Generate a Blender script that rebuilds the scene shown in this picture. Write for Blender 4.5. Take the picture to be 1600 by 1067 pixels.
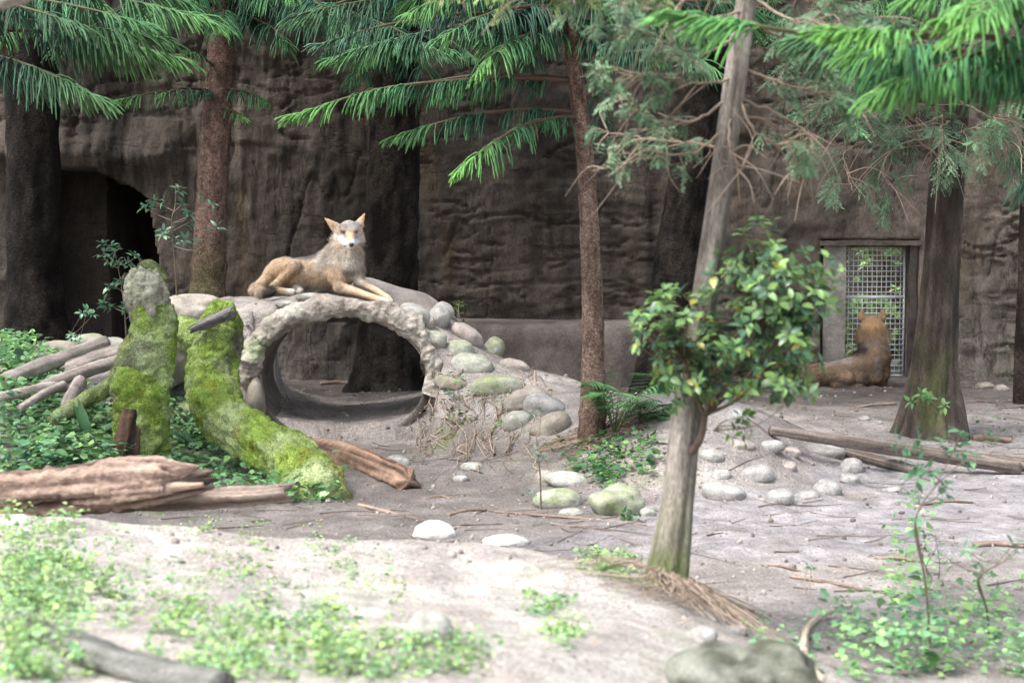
import bpy, math, random
import numpy as np
from mathutils import Vector

# ------------------------------------------------------------------ camera, sky, sun, exposure
for o in list(bpy.data.objects): bpy.data.objects.remove(o)
scn = bpy.context.scene
COL = scn.collection
FPX = 2667.0; CZ = 1.95; HY = 355.0; DIST = 16.0
PITCH = math.atan((533.5 - HY) / FPX)
cam = bpy.data.cameras.new('camera'); camo = bpy.data.objects.new('camera', cam); COL.objects.link(camo)
camo.location = (0, 0, CZ); camo.rotation_euler = (math.pi/2 - PITCH, 0, 0)
cam.sensor_width = 36; cam.lens = 36*FPX/1600; cam.clip_end = 2000; cam.clip_start = 0.1
cam.dof.use_dof = True; cam.dof.focus_distance = 16.2; cam.dof.aperture_fstop = 2.8
scn.camera = camo
SUN_EL, SUN_ROT = 60.0, 236.0
w = bpy.data.worlds.new('World'); scn.world = w; w.use_nodes = True
nt = w.node_tree; bg = nt.nodes['Background']
sky = nt.nodes.new('ShaderNodeTexSky'); sky.sky_type = 'NISHITA'; sky.sun_disc = False
sky.sun_elevation = math.radians(SUN_EL); sky.sun_rotation = math.radians(SUN_ROT); sky.dust_density = 4.0; sky.air_density = 1.0
hs = nt.nodes.new('ShaderNodeHueSaturation'); hs.inputs['Saturation'].default_value = 0.5
nt.links.new(sky.outputs[0], hs.inputs['Color']); nt.links.new(hs.outputs[0], bg.inputs[0])
bg.inputs[1].default_value = 0.15
sl = bpy.data.lights.new('sun', 'SUN'); so = bpy.data.objects.new('sun', sl); COL.objects.link(so)
sl.energy = 1.5; sl.angle = math.radians(15); sl.color = (1.0, 0.98, 0.95)
el = math.radians(SUN_EL); az = math.radians(SUN_ROT)
sd = Vector((math.sin(az)*math.cos(el), math.cos(az)*math.cos(el), math.sin(el)))   # towards the sun: behind the camera
so.rotation_euler = sd.to_track_quat('Z', 'Y').to_euler()
scn.view_settings.view_transform = 'Standard'; scn.view_settings.look = 'None'
scn.view_settings.gamma = 1.0; scn.view_settings.exposure = 1.75

# ------------------------------------------------------------------ helpers
RNG = np.random.default_rng(7)
A = np.array
def nrm(v): return v / np.maximum(np.linalg.norm(v, axis=-1, keepdims=True), 1e-9)
def _h(i, j, k):
    n = (i*374761393 + j*668265263 + k*1440662683) & 0xffffffff
    n = ((n ^ (n >> 13)) * 1274126177) & 0xffffffff
    n = ((n ^ (n >> 16)) * 2246822519) & 0xffffffff
    return ((n ^ (n >> 15)) & 0xffff) / 32767.5 - 1.0
def vn(p):
    p = np.asarray(p, float); i = np.floor(p).astype(np.int64); f = p - i; u = f*f*(3-2*f)
    r = 0
    for a in (0, 1):
        for b in (0, 1):
            for c in (0, 1):
                wgt = (u[..., 0] if a else 1-u[..., 0])*(u[..., 1] if b else 1-u[..., 1])*(u[..., 2] if c else 1-u[..., 2])
                r = r + wgt*_h(i[..., 0]+a, i[..., 1]+b, i[..., 2]+c)
    return r
def fbm(p, o=4, g=.5):
    p = np.asarray(p, float); r = 0; a = 1; t = 0
    for k in range(o): r = r + a*vn(p*2**k + 17.3*k); t += a; a *= g
    return r/t
def S(x, a=0., b=1.):
    t = np.clip((x-a)/(b-a), 0, 1); return t*t*(3-2*t)
def mix(a, b, t):
    t = np.asarray(t)[..., None]; return A(a)*(1-t) + A(b)*t
cp, sp = math.cos(PITCH), math.sin(PITCH)
def P(px, py, Y):                       # a pixel of the photograph and a depth -> a point of the place
    u = (np.asarray(px, float)-800)/FPX; v = (533.5-np.asarray(py, float))/FPX
    dy = cp + v*sp; dz = -sp + v*cp
    return np.stack([u/dy*Y, np.ones_like(u)*Y, CZ + dz/dy*Y], -1)

class MB:
    def __init__(s): s.v = []; s.f = []; s.c = []; s.n = 0
    def add(s, V, F, C=(.5, .5, .5)):
        V = np.asarray(V, float).reshape(-1, 3); C = np.asarray(C, float)
        if C.ndim == 1: C = np.broadcast_to(C, V.shape)
        for f in (F if isinstance(F, (list, tuple)) else [F]):
            if len(f): s.f.append(np.asarray(f, np.int64) + s.n)
        s.v.append(V); s.c.append(C.reshape(-1, 3)); s.n += len(V)
    def mesh(s, name, loc=(0, 0, 0), smooth=True):
        V = np.concatenate(s.v) - A(loc); C = np.concatenate(s.c)
        me = bpy.data.meshes.new(name)
        me.vertices.add(len(V)); me.vertices.foreach_set('co', V.ravel().astype(np.float32))
        L = np.concatenate([f.ravel() for f in s.f]); tot = np.concatenate([np.full(len(f), f.shape[1]) for f in s.f])
        me.loops.add(len(L)); me.loops.foreach_set('vertex_index', L.astype(np.int32))
        me.polygons.add(len(tot)); st = np.concatenate([[0], np.cumsum(tot)[:-1]])
        me.polygons.foreach_set('loop_start', st.astype(np.int32)); me.polygons.foreach_set('loop_total', tot.astype(np.int32))
        at = me.color_attributes.new('Col', 'FLOAT_COLOR', 'POINT')
        at.data.foreach_set('color', np.c_[np.clip(C, 0, 1), np.ones(len(C))].ravel().astype(np.float32))
        if smooth: me.polygons.foreach_set('use_smooth', np.ones(len(tot), bool))
        me.update(calc_edges=True); me.validate()
        return me
def tag(o, label=None, cat=None, group=None, kind=None):
    if label: o['label'] = label
    if cat: o['category'] = cat
    if group: o['group'] = group
    if kind: o['kind'] = kind
    return o
def root(name, loc, label, cat, group=None):
    o = bpy.data.objects.new(name, None); COL.objects.link(o); o.location = loc; o.empty_display_size = .1
    o['_l'] = 0; del o['_l']
    return tag(o, label, cat, group)
def absloc(o):
    p = A(o.location)
    while o.parent: o = o.parent; p = p + A(o.location)
    return p
def obj(name, mb, m, parent=None, loc=None, smooth=True):
    if loc is None: loc = absloc(parent) if parent else np.zeros(3)
    o = bpy.data.objects.new(name, mb.mesh(name, loc, smooth)); COL.objects.link(o)
    if parent:
        o.parent = parent; o.location = A(loc) - absloc(parent)
    else: o.location = loc
    o.data.materials.append(m)
    return o
def grid_faces(n, m, wrap=False):
    i = np.arange(n-1)[:, None]; j = np.arange(m if wrap else m-1)[None]
    j2 = (j+1) % m
    return np.stack([i*m+j, i*m+j2, (i+1)*m+j2, (i+1)*m+j], -1).reshape(-1, 4)
def spline(pts, n):
    pts = np.asarray(pts, float); k = len(pts)
    if k == 2: t = np.linspace(0, 1, n)[:, None]; return pts[0]*(1-t)+pts[1]*t
    q = np.vstack([2*pts[0]-pts[1], pts, 2*pts[-1]-pts[-2]])
    t = np.linspace(0, k-1-1e-6, n); i = t.astype(int); f = (t-i)[:, None]
    a, b, c, d = q[i], q[i+1], q[i+2], q[i+3]
    return .5*(2*b+(c-a)*f+(2*a-5*b+4*c-d)*f**2+(3*b-3*c+d-a)*f**3)
def frames(path):
    T = nrm(np.gradient(path, axis=0)); N = np.zeros_like(T)
    up = A([0, 0, 1.]) if abs(T[0, 2]) < .8 else A([0, 1., 0])
    n = nrm(np.cross(T[0], up))
    for i in range(len(T)):
        n = n - T[i]*np.dot(n, T[i]); n = n/np.linalg.norm(n); N[i] = n
    return T, N, np.cross(T, N)
def tube(path, rad, seg=8, disp=0., fa=3., fl=3., seed=0, cap=True, oct=4, ridged=False):
    """a round limb along a path, its skin pushed in and out by noise; returns V, F, noise, along, angle"""
    path = np.asarray(path, float); n = len(path); rad = np.broadcast_to(np.asarray(rad, float), (n,))
    T, N, B = frames(path); th = np.linspace(0, 2*np.pi, seg, endpoint=False)
    s = np.r_[0, np.cumsum(np.linalg.norm(np.diff(path, axis=0), axis=1))]
    q = np.stack([np.cos(th)[None]*fa*np.ones((n, 1)), np.sin(th)[None]*fa*np.ones((n, 1)), np.repeat(s[:, None]*fl, seg, 1)], -1) + seed*7.7
    nz = fbm(q, oct) if disp else np.zeros((n, seg))
    if ridged: nz = .4 - 2*np.abs(nz)
    R = rad[:, None]*(1+disp*nz)
    V = path[:, None]+R[..., None]*(np.cos(th)[None, :, None]*N[:, None]+np.sin(th)[None, :, None]*B[:, None])
    F = [grid_faces(n, seg, True)]
    V = V.reshape(-1, 3)
    if cap:
        V = np.vstack([V, path[0], path[-1]]); k = n*seg; j = np.arange(seg); j2 = (j+1) % seg
        F.append(np.stack([j2, j, np.full(seg, k)], -1)); F.append(np.stack([(n-1)*seg+j, (n-1)*seg+j2, np.full(seg, k+1)], -1))
        nz = np.r_[nz.ravel(), nz[0].mean(), nz[-1].mean()]
        al = np.r_[np.repeat(s, seg), 0, s[-1]]; an = np.r_[np.tile(th, n), 0, 0]
    else: nz = nz.ravel(); al = np.repeat(s, seg); an = np.tile(th, n)
    return V, F, nz, al, an

# ------------------------------------------------------------------ materials
def vmat(name, rough=.85, bump=.3, bscale=40., var=.35, vscale=12., transl=0., stretch=(1, 1, 1), spec=.3, wet=None, bdist=.01, speck=0., spscale=120.):
    """colour of the piece itself (its vertex colour) broken up by procedural noise, with fine relief"""
    m = bpy.data.materials.new(name); m.use_nodes = True; t = m.node_tree; N = t.nodes; L = t.links
    b = N['Principled BSDF']; out = N['Material Output']
    b.inputs['Roughness'].default_value = rough; b.inputs['Specular IOR Level'].default_value = spec
    at = N.new('ShaderNodeAttribute'); at.attribute_name = 'Col'
    tc = N.new('ShaderNodeTexCoord'); mp = N.new('ShaderNodeMapping'); mp.inputs['Scale'].default_value = stretch
    L.new(tc.outputs['Object'], mp.inputs[0])
    n1 = N.new('ShaderNodeTexNoise'); n1.inputs['Scale'].default_value = vscale; n1.inputs['Detail'].default_value = 8; n1.inputs['Roughness'].default_value = .65
    L.new(mp.outputs[0], n1.inputs['Vector'])
    mr = N.new('ShaderNodeMapRange'); mr.inputs[1].default_value = .3; mr.inputs[2].default_value = .7
    mr.inputs[3].default_value = 1-var; mr.inputs[4].default_value = 1+var; L.new(n1.outputs[0], mr.inputs[0])
    mx = N.new('ShaderNodeVectorMath'); mx.operation = 'SCALE'; L.new(at.outputs['Color'], mx.inputs[0]); L.new(mr.outputs[0], mx.inputs['Scale'])
    colout = mx.outputs[0]
    if speck:
        n3 = N.new('ShaderNodeTexNoise'); n3.inputs['Scale'].default_value = spscale; n3.inputs['Detail'].default_value = 3; L.new(mp.outputs[0], n3.inputs['Vector'])
        m3 = N.new('ShaderNodeMapRange'); m3.inputs[1].default_value = .35; m3.inputs[2].default_value = .65
        m3.inputs[3].default_value = 1-speck; m3.inputs[4].default_value = 1+speck; L.new(n3.outputs[0], m3.inputs[0])
        m4 = N.new('ShaderNodeVectorMath'); m4.operation = 'SCALE'; L.new(colout, m4.inputs[0]); L.new(m3.outputs[0], m4.inputs['Scale']); colout = m4.outputs[0]
    L.new(colout, b.inputs['Base Color'])
    if wet:
        aw = N.new('ShaderNodeAttribute'); aw.attribute_name = 'Wet'; mw = N.new('ShaderNodeMapRange'); mw.inputs[3].default_value = rough; mw.inputs[4].default_value = wet
        L.new(aw.outputs['Fac'], mw.inputs[0]); L.new(mw.outputs[0], b.inputs['Roughness'])
    if bump:
        n2 = N.new('ShaderNodeTexNoise'); n2.inputs['Scale'].default_value = bscale; n2.inputs['Detail'].default_value = 8; n2.inputs['Roughness'].default_value = .65
        L.new(mp.outputs[0], n2.inputs['Vector'])
        bp = N.new('ShaderNodeBump'); bp.inputs['Strength'].default_value = bump; bp.inputs['Distance'].default_value = bdist
        L.new(n2.outputs[0], bp.inputs['Height']); L.new(bp.outputs[0], b.inputs['Normal'])
    if transl:
        tr = N.new('ShaderNodeBsdfTranslucent'); L.new(colout, tr.inputs[0])
        ms = N.new('ShaderNodeMixShader'); ms.inputs[0].default_value = transl
        L.new(b.outputs[0], ms.inputs[1]); L.new(tr.outputs[0], ms.inputs[2]); L.new(ms.outputs[0], out.inputs[0])
    return m
M_DIRT = vmat('dirt', .92, .9, 30, .28, 5, speck=.22, spscale=90, bdist=.03, spec=.2)
M_GROUND = vmat('enclosure_earth', .92, 1., 26, .3, 5, speck=.28, spscale=70, bdist=.045, spec=.35, wet=.42)
M_ROCKWALL = vmat('carved_rock', .92, .55, 11, .4, 3, bdist=.05, stretch=(1, 1, .55), speck=.2, spscale=50, spec=.2)
def crack_mat(m, layers):
    """adds fine cracks and bedding lines (relief and grime) to a rock material"""
    t = m.node_tree; N = t.nodes; L = t.links; b = N['Principled BSDF']; tc = N.new('ShaderNodeTexCoord')
    col = b.inputs['Base Color'].links[0].from_socket; bump = b.inputs['Normal'].links[0].from_node; h = bump.inputs['Height'].links[0].from_socket
    for st_, sc_, wd_, amt, seed in layers:
        mp = N.new('ShaderNodeMapping'); mp.inputs['Scale'].default_value = st_; mp.inputs['Location'].default_value = (seed, 0, seed); L.new(tc.outputs['Object'], mp.inputs[0])
        n = N.new('ShaderNodeTexNoise'); n.inputs['Scale'].default_value = sc_; n.inputs['Detail'].default_value = 6; n.inputs['Roughness'].default_value = .6; L.new(mp.outputs[0], n.inputs['Vector'])
        k = N.new('ShaderNodeTexNoise'); k.inputs['Scale'].default_value = .9; k.inputs['Detail'].default_value = 2; mk = N.new('ShaderNodeMapping'); mk.inputs['Location'].default_value = (seed*2, 3, 1); L.new(tc.outputs['Object'], mk.inputs[0]); L.new(mk.outputs[0], k.inputs['Vector'])
        kr = N.new('ShaderNodeMapRange'); kr.inputs[1].default_value = .42; kr.inputs[2].default_value = .58; L.new(k.outputs[0], kr.inputs[0])
        a = N.new('ShaderNodeMath'); a.operation = 'SUBTRACT'; a.inputs[1].default_value = .5; L.new(n.outputs[0], a.inputs[0]); a2 = N.new('ShaderNodeMath'); a2.operation = 'ABSOLUTE'; L.new(a.outputs[0], a2.inputs[0])
        r = N.new('ShaderNodeMapRange'); r.interpolation_type = 'SMOOTHSTEP'; r.inputs[1].default_value = 0; r.inputs[2].default_value = wd_; r.inputs[3].default_value = 1; r.inputs[4].default_value = 0; L.new(a2.outputs[0], r.inputs[0])
        c = N.new('ShaderNodeMath'); c.operation = 'MULTIPLY'; L.new(r.outputs[0], c.inputs[0]); L.new(kr.outputs[0], c.inputs[1])
        f = N.new('ShaderNodeMath'); f.operation = 'MULTIPLY_ADD'; f.inputs[1].default_value = -amt; f.inputs[2].default_value = 1; L.new(c.outputs[0], f.inputs[0])
        v = N.new('ShaderNodeVectorMath'); v.operation = 'SCALE'; L.new(col, v.inputs[0]); L.new(f.outputs[0], v.inputs['Scale']); col = v.outputs[0]
        hh = N.new('ShaderNodeMath'); hh.operation = 'MULTIPLY_ADD'; hh.inputs[1].default_value = -.9; L.new(c.outputs[0], hh.inputs[0]); L.new(h, hh.inputs[2]); h = hh.outputs[0]
    L.new(col, b.inputs['Base Color']); L.new(h, bump.inputs['Height'])
crack_mat(M_ROCKWALL, [((.45, .45, 2.8), 1.8, .012, .5, 3.), ((2.2, 2.2, .3), 1.5, .010, .5, 15.)])
M_CONC = vmat('weathered_concrete', .9, .7, 22, .5, 3.2, bdist=.025, spec=.2, speck=.2, spscale=60)
M_STONE = vmat('river_stone', .8, .45, 35, .3, 9, bdist=.012, speck=.2, spscale=90, spec=.25)
M_RIM = vmat('rough_rendered_rock', .9, .9, 22, .3, 9, bdist=.03, speck=.2)
M_BARK = vmat('bark', .95, .9, 28, .4, 16, stretch=(1, 1, .25), bdist=.03, speck=.25, spec=.15)
M_BARKR = vmat('shaggy_bark', .97, 1., 45, .5, 25, bdist=.05, speck=.4, spscale=70, spec=.1)
M_WOOD = vmat('dead_wood', .9, .7, 30, .35, 12, stretch=(.35, 1, 1), bdist=.02, speck=.2, spec=.2)
M_MOSS = vmat('mossy_wood', .97, 1., 38, .35, 14, bdist=.05, speck=.32, spscale=90, spec=.1)
M_NEEDLE = vmat('needle_foliage', .5, 0, var=.35, vscale=9, transl=.25, spec=.35)
M_CYP = vmat('scale_foliage', .55, 0, var=.3, vscale=7, transl=.2, spec=.4)
M_LEAF = vmat('glossy_leaf', .33, 0, var=.2, vscale=20, transl=.28, spec=.5)
M_HERB = vmat('herb_leaf', .5, 0, var=.25, vscale=9, transl=.35, spec=.4)
M_TWIG = vmat('twig', .85, .4, 60, .3, 20, spec=.2)
M_LITTER = vmat('dry_litter', .9, 0, var=.3, vscale=15, transl=.1, spec=.2)
M_FUR = vmat('fur', .8, 0, var=.22, vscale=45, spec=.2, speck=.18, spscale=160)
M_STEEL = vmat('galvanised_steel', .55, 0, var=.1, vscale=20, spec=.6)
M_EYE = vmat('eye', .15, 0, var=.05, spec=.6)
M_NOSE = vmat('nose_skin', .4, .3, 200, .1, 40, spec=.5)

# ------------------------------------------------------------------ the lie of the land
PXC, PA, PB, PZC = -1.575, .775, .59, .555        # culvert: centre x, half width, half height, centre height
PF, PBK = 15.75, 16.75                            # its front and back
ctl = A([
 (2,8,0),(4,8,0),(6.5,8,0),(1.7,10,0),(3,10,0),(5,10,0),(8,10,0),(1.2,11.2,0),(2.8,11.8,0),(5,12.5,0),(3.3,13.6,0),(5,14.5,0),(8,14,0),
 (4,16,.02),(6,16,.02),(3,16.5,.06),(2.2,17.5,.1),(4,18.5,.11),(6,19,.1),(3,20,.12),(5,20,.12),(8,20,.12),(1,20,.12),(-1,20,.12),(-3,20,.14),(-1.6,19,.12),(-1.6,18.2,.12),(-1.6,17.5,.12),(-2.2,17.9,.13),(-1.0,17.7,.13),(-2.3,18.5,.13),(-.6,18.2,.14),(-2.6,18.6,.15),
 (-1,11.6,0),(0,11,0),(-.5,10,.02),(-1.6,12.5,0),(-1.2,14,0),(-1.6,15.2,0),(.9,9.6,0),(-2.6,10.3,.05),(-4.5,10.6,.12),(-2.2,14.6,.02),(-2.1,13.4,.0),
 (-2.6,8.2,.57),(-1.6,8.2,.52),(-.5,8.2,.43),(.1,8.1,.40),(.68,7.5,.37),(-2.5,7,.56),(-1,7,.5),(0,7,.45),(-1.8,5.5,.6),(-.8,5.5,.58),(0,5.5,.55),(.6,6.2,.42),
 (1.15,7.4,.14),(1.1,6.2,.26),(1.4,5.5,.2),(-2,3.5,.6),(0,3.5,.6),(2,3.5,.3),(1.9,6.5,.03),(4,6,.02),(4,3.5,.1),(-4,8,.6),(-4,6,.65),(-7,8,.75),(-7,4,.7),(0,0,.3),(6,0,.2),(-6,0,.6),
 (-2.6,9.2,.2),(-1.4,9.2,.1),(-.4,9.1,.06),(.3,8.9,.04),(-4.2,9.3,.35),
 (-3.2,12,.08),(-3,13.3,.08),(-4,12,.2),(-4.5,13.5,.4),(-3.5,14.5,.33),(-4.4,15,.55),(-5,16.5,.68),(-4,16.5,.7),(-6.8,14,.75),(-6.8,17,.75),(-5,18.5,.6),(-4.5,20.2,.55),(-7,20,.6),(-2.9,14.7,.2),(-3.6,18.3,.5),
 (-2.5,15.8,1.16),(-2.5,16.3,1.24),(-2.5,16.7,1.27),(-3.05,16.0,1.1),(-3.1,16.6,1.2),(-2,15.8,1.24),(-2,16.3,1.3),(-1.5,15.75,1.22),(-1.5,16.0,1.25),(-1.5,16.4,1.35),(-1.5,16.65,1.45),(-1.05,15.75,1.12),(-1.05,16.0,1.16),(-1.05,16.35,1.25),(-.95,16.6,1.34),
 (-.62,16.7,1.12),(-.3,16.5,.86),(0,16.4,.68),(.4,16.2,.55),(.9,15.8,.42),(1.4,15.2,.40),(1.7,14.3,.52),(-2.5,17.2,.9),(-.3,17.3,.3),(.5,17.5,.22),(1.3,16.8,.15),
 (-.66,15.75,.8),(-.6,15.1,.28),(-.55,14.4,.03),(-.2,15.3,.5),(0,14.6,.28),(.1,13.6,.16),(.3,15,.48),(.65,13.5,.27),(.55,12.6,.15),(.8,11.8,.02),(.3,11.9,.02),(.2,12.6,.06),
 (1.1,14.2,.52),(1.1,13,.43),(1.2,12.5,.25),(1.3,12.1,.04),(1.9,12.3,.04),(1.8,13.2,.45),(1.8,12.7,.25),(2.3,13.2,.08),(2.2,14.2,.36),(2.6,14.8,.05),(2.0,15.4,.14),
 (-12,10,.8),(-12,20,.8),(12,10,.05),(12,20,.2),(-8,26,.2),(0,26,.1),(8,26,.1),(4.4,22,.12),(4.4,24,.12)], float)
def kern(r): return np.sqrt(r*r+.06)
_D = np.linalg.norm(ctl[:, None, :2]-ctl[None, :, :2], axis=-1)
_K = np.zeros((len(ctl)+1,)*2); _K[:-1, :-1] = kern(_D) - 1e-9*np.eye(len(ctl)); _K[-1, :-1] = _K[:-1, -1] = 1
_W = np.linalg.solve(_K, np.r_[ctl[:, 2], 0])
def hfull(x, y):
    x = np.asarray(x, float); y = np.asarray(y, float); sh = np.broadcast(x, y).shape
    q = np.stack(np.broadcast_arrays(x, y), -1).reshape(-1, 2); r = np.zeros(len(q))
    for i in range(0, len(q), 20000):
        d = np.linalg.norm(q[i:i+20000, None]-ctl[None, :, :2], axis=-1); r[i:i+20000] = kern(d) @ _W[:-1] + _W[-1]
    p = np.c_[q, np.zeros(len(q))]
    r = r + .05*fbm(p*1.3, 3) + .018*fbm(p*5+9, 3)
    return r.reshape(sh)
STEP = .05; GX = np.arange(-9, 9.5, STEP); GY = np.arange(-1., 26.5, STEP)
XX, YY = np.meshgrid(GX, GY, indexing='ij')
HF = hfull(XX, YY)
inp = np.clip(1-((XX-PXC)/(PA+.02))**2, 0, 1)
inside = (np.abs(XX-PXC) < PA+.04) & (YY > PF-.12) & (YY < 17.9)
floor_in = .12 + .05*S(YY, 15.9, 16.8) + .13*((XX-PXC)/PA)**2 + .01*fbm(np.stack([XX*6, YY*6, 0*XX], -1), 3)
HG = np.where(inside, np.minimum(HF, floor_in), HF)
# worn hollow in front of the culvert mouth, banks on both sides of it
cap = .0 + 1.15*S(XX, PXC+PA-.02, PXC+PA+.55-.25*S(YY, 14.6, 15.6)) + 1.1*(1-S(XX, PXC-PA-.75, PXC-PA-.05))*S(YY, 13.2, 15.4) + .25*(1-S(YY, 13.3, 14.6))
HG = np.where((YY < PF-.04) & (YY > 13.3) & (XX < .2) & (XX > -3.4), np.minimum(HG, np.maximum(cap, .0)+.03*fbm(np.stack([XX*3, YY*3, 0*XX+5], -1), 3)*S(YY, 12, 14)), HG)*1.0
HG = np.where(YY > PF+2.2, HG, HG)
HG += .016*fbm(np.stack([XX*12, YY*12, 0*XX], -1), 3)*S(YY, 5, 9)
def hgt(x, y):
    fx = np.clip((np.asarray(x, float)-GX[0])/STEP, 0, len(GX)-1.001); fy = np.clip((np.asarray(y, float)-GY[0])/STEP, 0, len(GY)-1.001)
    i = fx.astype(int); j = fy.astype(int); a = fx-i; b = fy-j
    return HG[i, j]*(1-a)*(1-b)+HG[i+1, j]*a*(1-b)+HG[i, j+1]*(1-a)*b+HG[i+1, j+1]*a*b
def G(px, py, y0=4.6, y1=20.3):         # where the line of sight through a pixel meets the ground
    px = np.atleast_1d(np.asarray(px, float)); py = np.atleast_1d(np.asarray(py, float))
    Ys = np.arange(y0, y1, .03); res = np.zeros((len(px), 3)); res[:, 1] = y1
    d = P(px, py, 1.0); dx = d[:, 0]; dz = d[:, 2]-CZ; done = np.zeros(len(px), bool)
    for Y in Ys:
        hit = ~done & (CZ+dz*Y <= hgt(dx*Y, Y))
        if hit.any(): res[hit] = np.c_[dx[hit]*Y, np.full(hit.sum(), Y), CZ+dz[hit]*Y]; done |= hit
    m = ~done; res[m] = np.c_[dx[m]*y1, np.full(m.sum(), y1), hgt(dx[m]*y1, np.full(m.sum(), y1))]
    return res
def g1(px, py, **k): return G(px, py, **k)[0]

# ------------------------------------------------------------------ ground
q = np.stack([XX, YY, 0*XX], -1)
n1 = fbm(q*.8, 4); n2 = fbm(q*3.1+5, 4); n3 = fbm(q*9+3, 3)
gc = mix((.235, .21, .193), (.335, .303, .283), S(n2, -.4, .5))
mud = S(n1+.5*n2 + .9*S(YY, 9, 10.5)*(1-S(YY, 13, 15))*S(XX, -1.5, .8) - 1.7*S(HG, .04, .14), .25, .75)
gc = gc*(1-mud[..., None]) + mix((.225, .208, .21), (.325, .305, .31), S(n3, -.4, .4))*mud[..., None]  # mud kept bright, part of its sky reflection mixed into the colour
damp = S(YY, 8.6, 9.6)*(1-S(YY, 15, 16))*(1-S(XX, .1, 1.2))*(1-S(HG, .12, .3)); gc = gc*(1-.42*damp[..., None])*np.where(damp[..., None] > 0, A([1.0, .985, .975]), 1)  # low left ground darkened: damp mud, and the shade on it painted in
pale = (1-S(YY, 7.6, 9.2))*S(HG, .12, .3)
gc = gc*(1-pale[..., None]) + mix((.33, .297, .268), (.45, .415, .385), S(n2+n3*.4, -.4, .4))*pale[..., None]
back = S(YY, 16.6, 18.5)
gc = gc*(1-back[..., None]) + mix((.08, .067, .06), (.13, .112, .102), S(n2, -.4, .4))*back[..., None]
green = S(n2+.5*n3, .12, .5)*np.maximum.reduce([(1-S(XX, -2.6, -1.9))*S(YY, 10, 12)*(1-S(YY, 14.4, 15.2))*.8, np.exp(-((XX-.35)**2+(YY-14.6)**2)/.25)*.7, np.exp(-((XX+.5)**2+(YY-14.9)**2)/.2)*.9, np.exp(-((XX-.6)**2+(YY-12.6)**2)/.5)*.6, .35*pale])
gc = gc*(1+.22*fbm(q*1.7+31, 4)+.16*fbm(q*7+41, 4))[..., None]
gc = gc*(1-green[..., None]) + A([.12, .15, .05])*green[..., None]
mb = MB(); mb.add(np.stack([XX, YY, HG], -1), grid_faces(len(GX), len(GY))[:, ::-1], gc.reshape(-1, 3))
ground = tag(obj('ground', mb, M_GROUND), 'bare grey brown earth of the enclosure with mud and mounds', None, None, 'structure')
ground.data.attributes.new('Wet', 'FLOAT', 'POINT').data.foreach_set('value', (mud*S(n3+n2, -.6, .3)).ravel().astype(np.float32))
mb = MB(); r = np.array([(-400, -400, -.4), (400, -400, -.4), (400, 400, -.4), (-400, 400, -.4)], float)
mb.add(r, A([[0, 1, 2, 3]]), (.16, .14, .1)); tag(obj('terrain', mb, M_DIRT), 'earth beyond the enclosure', None, None, 'structure')

# ------------------------------------------------------------------ carved rock wall with cave and doorway
WY = 20.6
DX0, DX1, DZ0, DZ1 = 4.03, 4.80, .10, 1.73
wx = np.arange(-9, 9.6, .026); wz = np.arange(-.4, 6.2, .026)
WXX, WZZ = np.meshgrid(wx, wz, indexing='ij')
def wall_depth(x, z):
    o = 0*x
    warp = .25*fbm(np.stack([x*.9, z*.9, o], -1), 3)
    d = .22*fbm(np.stack([x*.45, z*.3, o+3], -1), 3)
    left = 1-S(x, -3.3, -1.0); right = S(x, .8, 2.4)
    fl = fbm(np.stack([(x+warp*.3)*5, z*.6, o+11], -1), 5, .6); d += (.075*left+.02*(1-left))*(.3-2*np.abs(fl))*S(z, 1.2, 2.6)
    v = np.abs(fbm(np.stack([(x+warp*.5)*1.7, z*.22, o+21], -1), 3)); d -= (.05*left+.035*(1-left))*np.exp(-(v/.012)**2)
    st = fbm(np.stack([(x+warp)*.9, (z+.15*warp)*4.2, o+31], -1), 4); msk = S(fbm(np.stack([x*.7, z*1.2, o+41], -1), 2), -.25, .25)
    d -= (.045+.04*right)*np.exp(-(st/.03)**2)*msk
    d += (.03+.03*right)*np.floor(3*fbm(np.stack([x*1.1, z*2.6, o+51], -1), 2)+.5)/2*S(msk, .1, .6)
    d += .03*fbm(np.stack([x*6, z*6, o+61], -1), 4) + .07*(.35-np.abs(fbm(np.stack([x*2.2+warp, z*1.3, o+65], -1), 4)))
    d += .35*np.exp(-((x+1.45)/.16)**2)*0
    # brow over the cave
    d += .22*np.exp(-((z-2.85)/.25)**2)*(1-S(x, -4.2, -3.9))
    d += .35*S(-z, -.5, .3)*.4
    return d
wd = wall_depth(WXX, WZZ)
# cave: recess with a rounded upper right corner
cx, cz = WXX, WZZ
edge = .06*fbm(np.stack([cx*3, cz*3, 0*cx+71], -1), 3)
xr = -4.37 + .10*np.sin((cz-.6)*1.9) - .55*S(cz, 2.15, 2.66)**1.6
cave = (cx < xr+edge) & (cx > -5.75+edge) & (cz < 2.66+.5*edge)
depth = np.where(cx < -5.05+edge*.5, .9, 2.1)
wd = np.where(cave, -depth + .08*fbm(np.stack([cx*1.5, cz*.5, 0*cx+81], -1), 3), wd)
door = (cx > DX0-.30) & (cx < DX1+.10) & (cz < DZ1+.07)
wd = np.where(door, -.10, wd)
wn = fbm(np.stack([WXX*.8, WZZ*.6, 0*WXX+91], -1), 4); wst = fbm(np.stack([WXX*3.5, WZZ*.3, 0*WXX+101], -1), 4); wr = S(WXX, -1., 4.)
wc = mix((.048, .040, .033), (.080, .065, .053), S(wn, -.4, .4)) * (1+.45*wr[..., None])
lit_dust = (1-S(WZZ+.25*wn, .35, 1.15))[..., None]; wc = wc*(1-.75*lit_dust)+A([.115, .10, .085])*.75*lit_dust  # paler wall foot: splashed dirt plus the light that reaches it, painted in
wc = wc*(1+.45*(S(WXX, 3.2, 5.5)*(1-S(WZZ, 1.5, 3.4)))[..., None])
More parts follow.
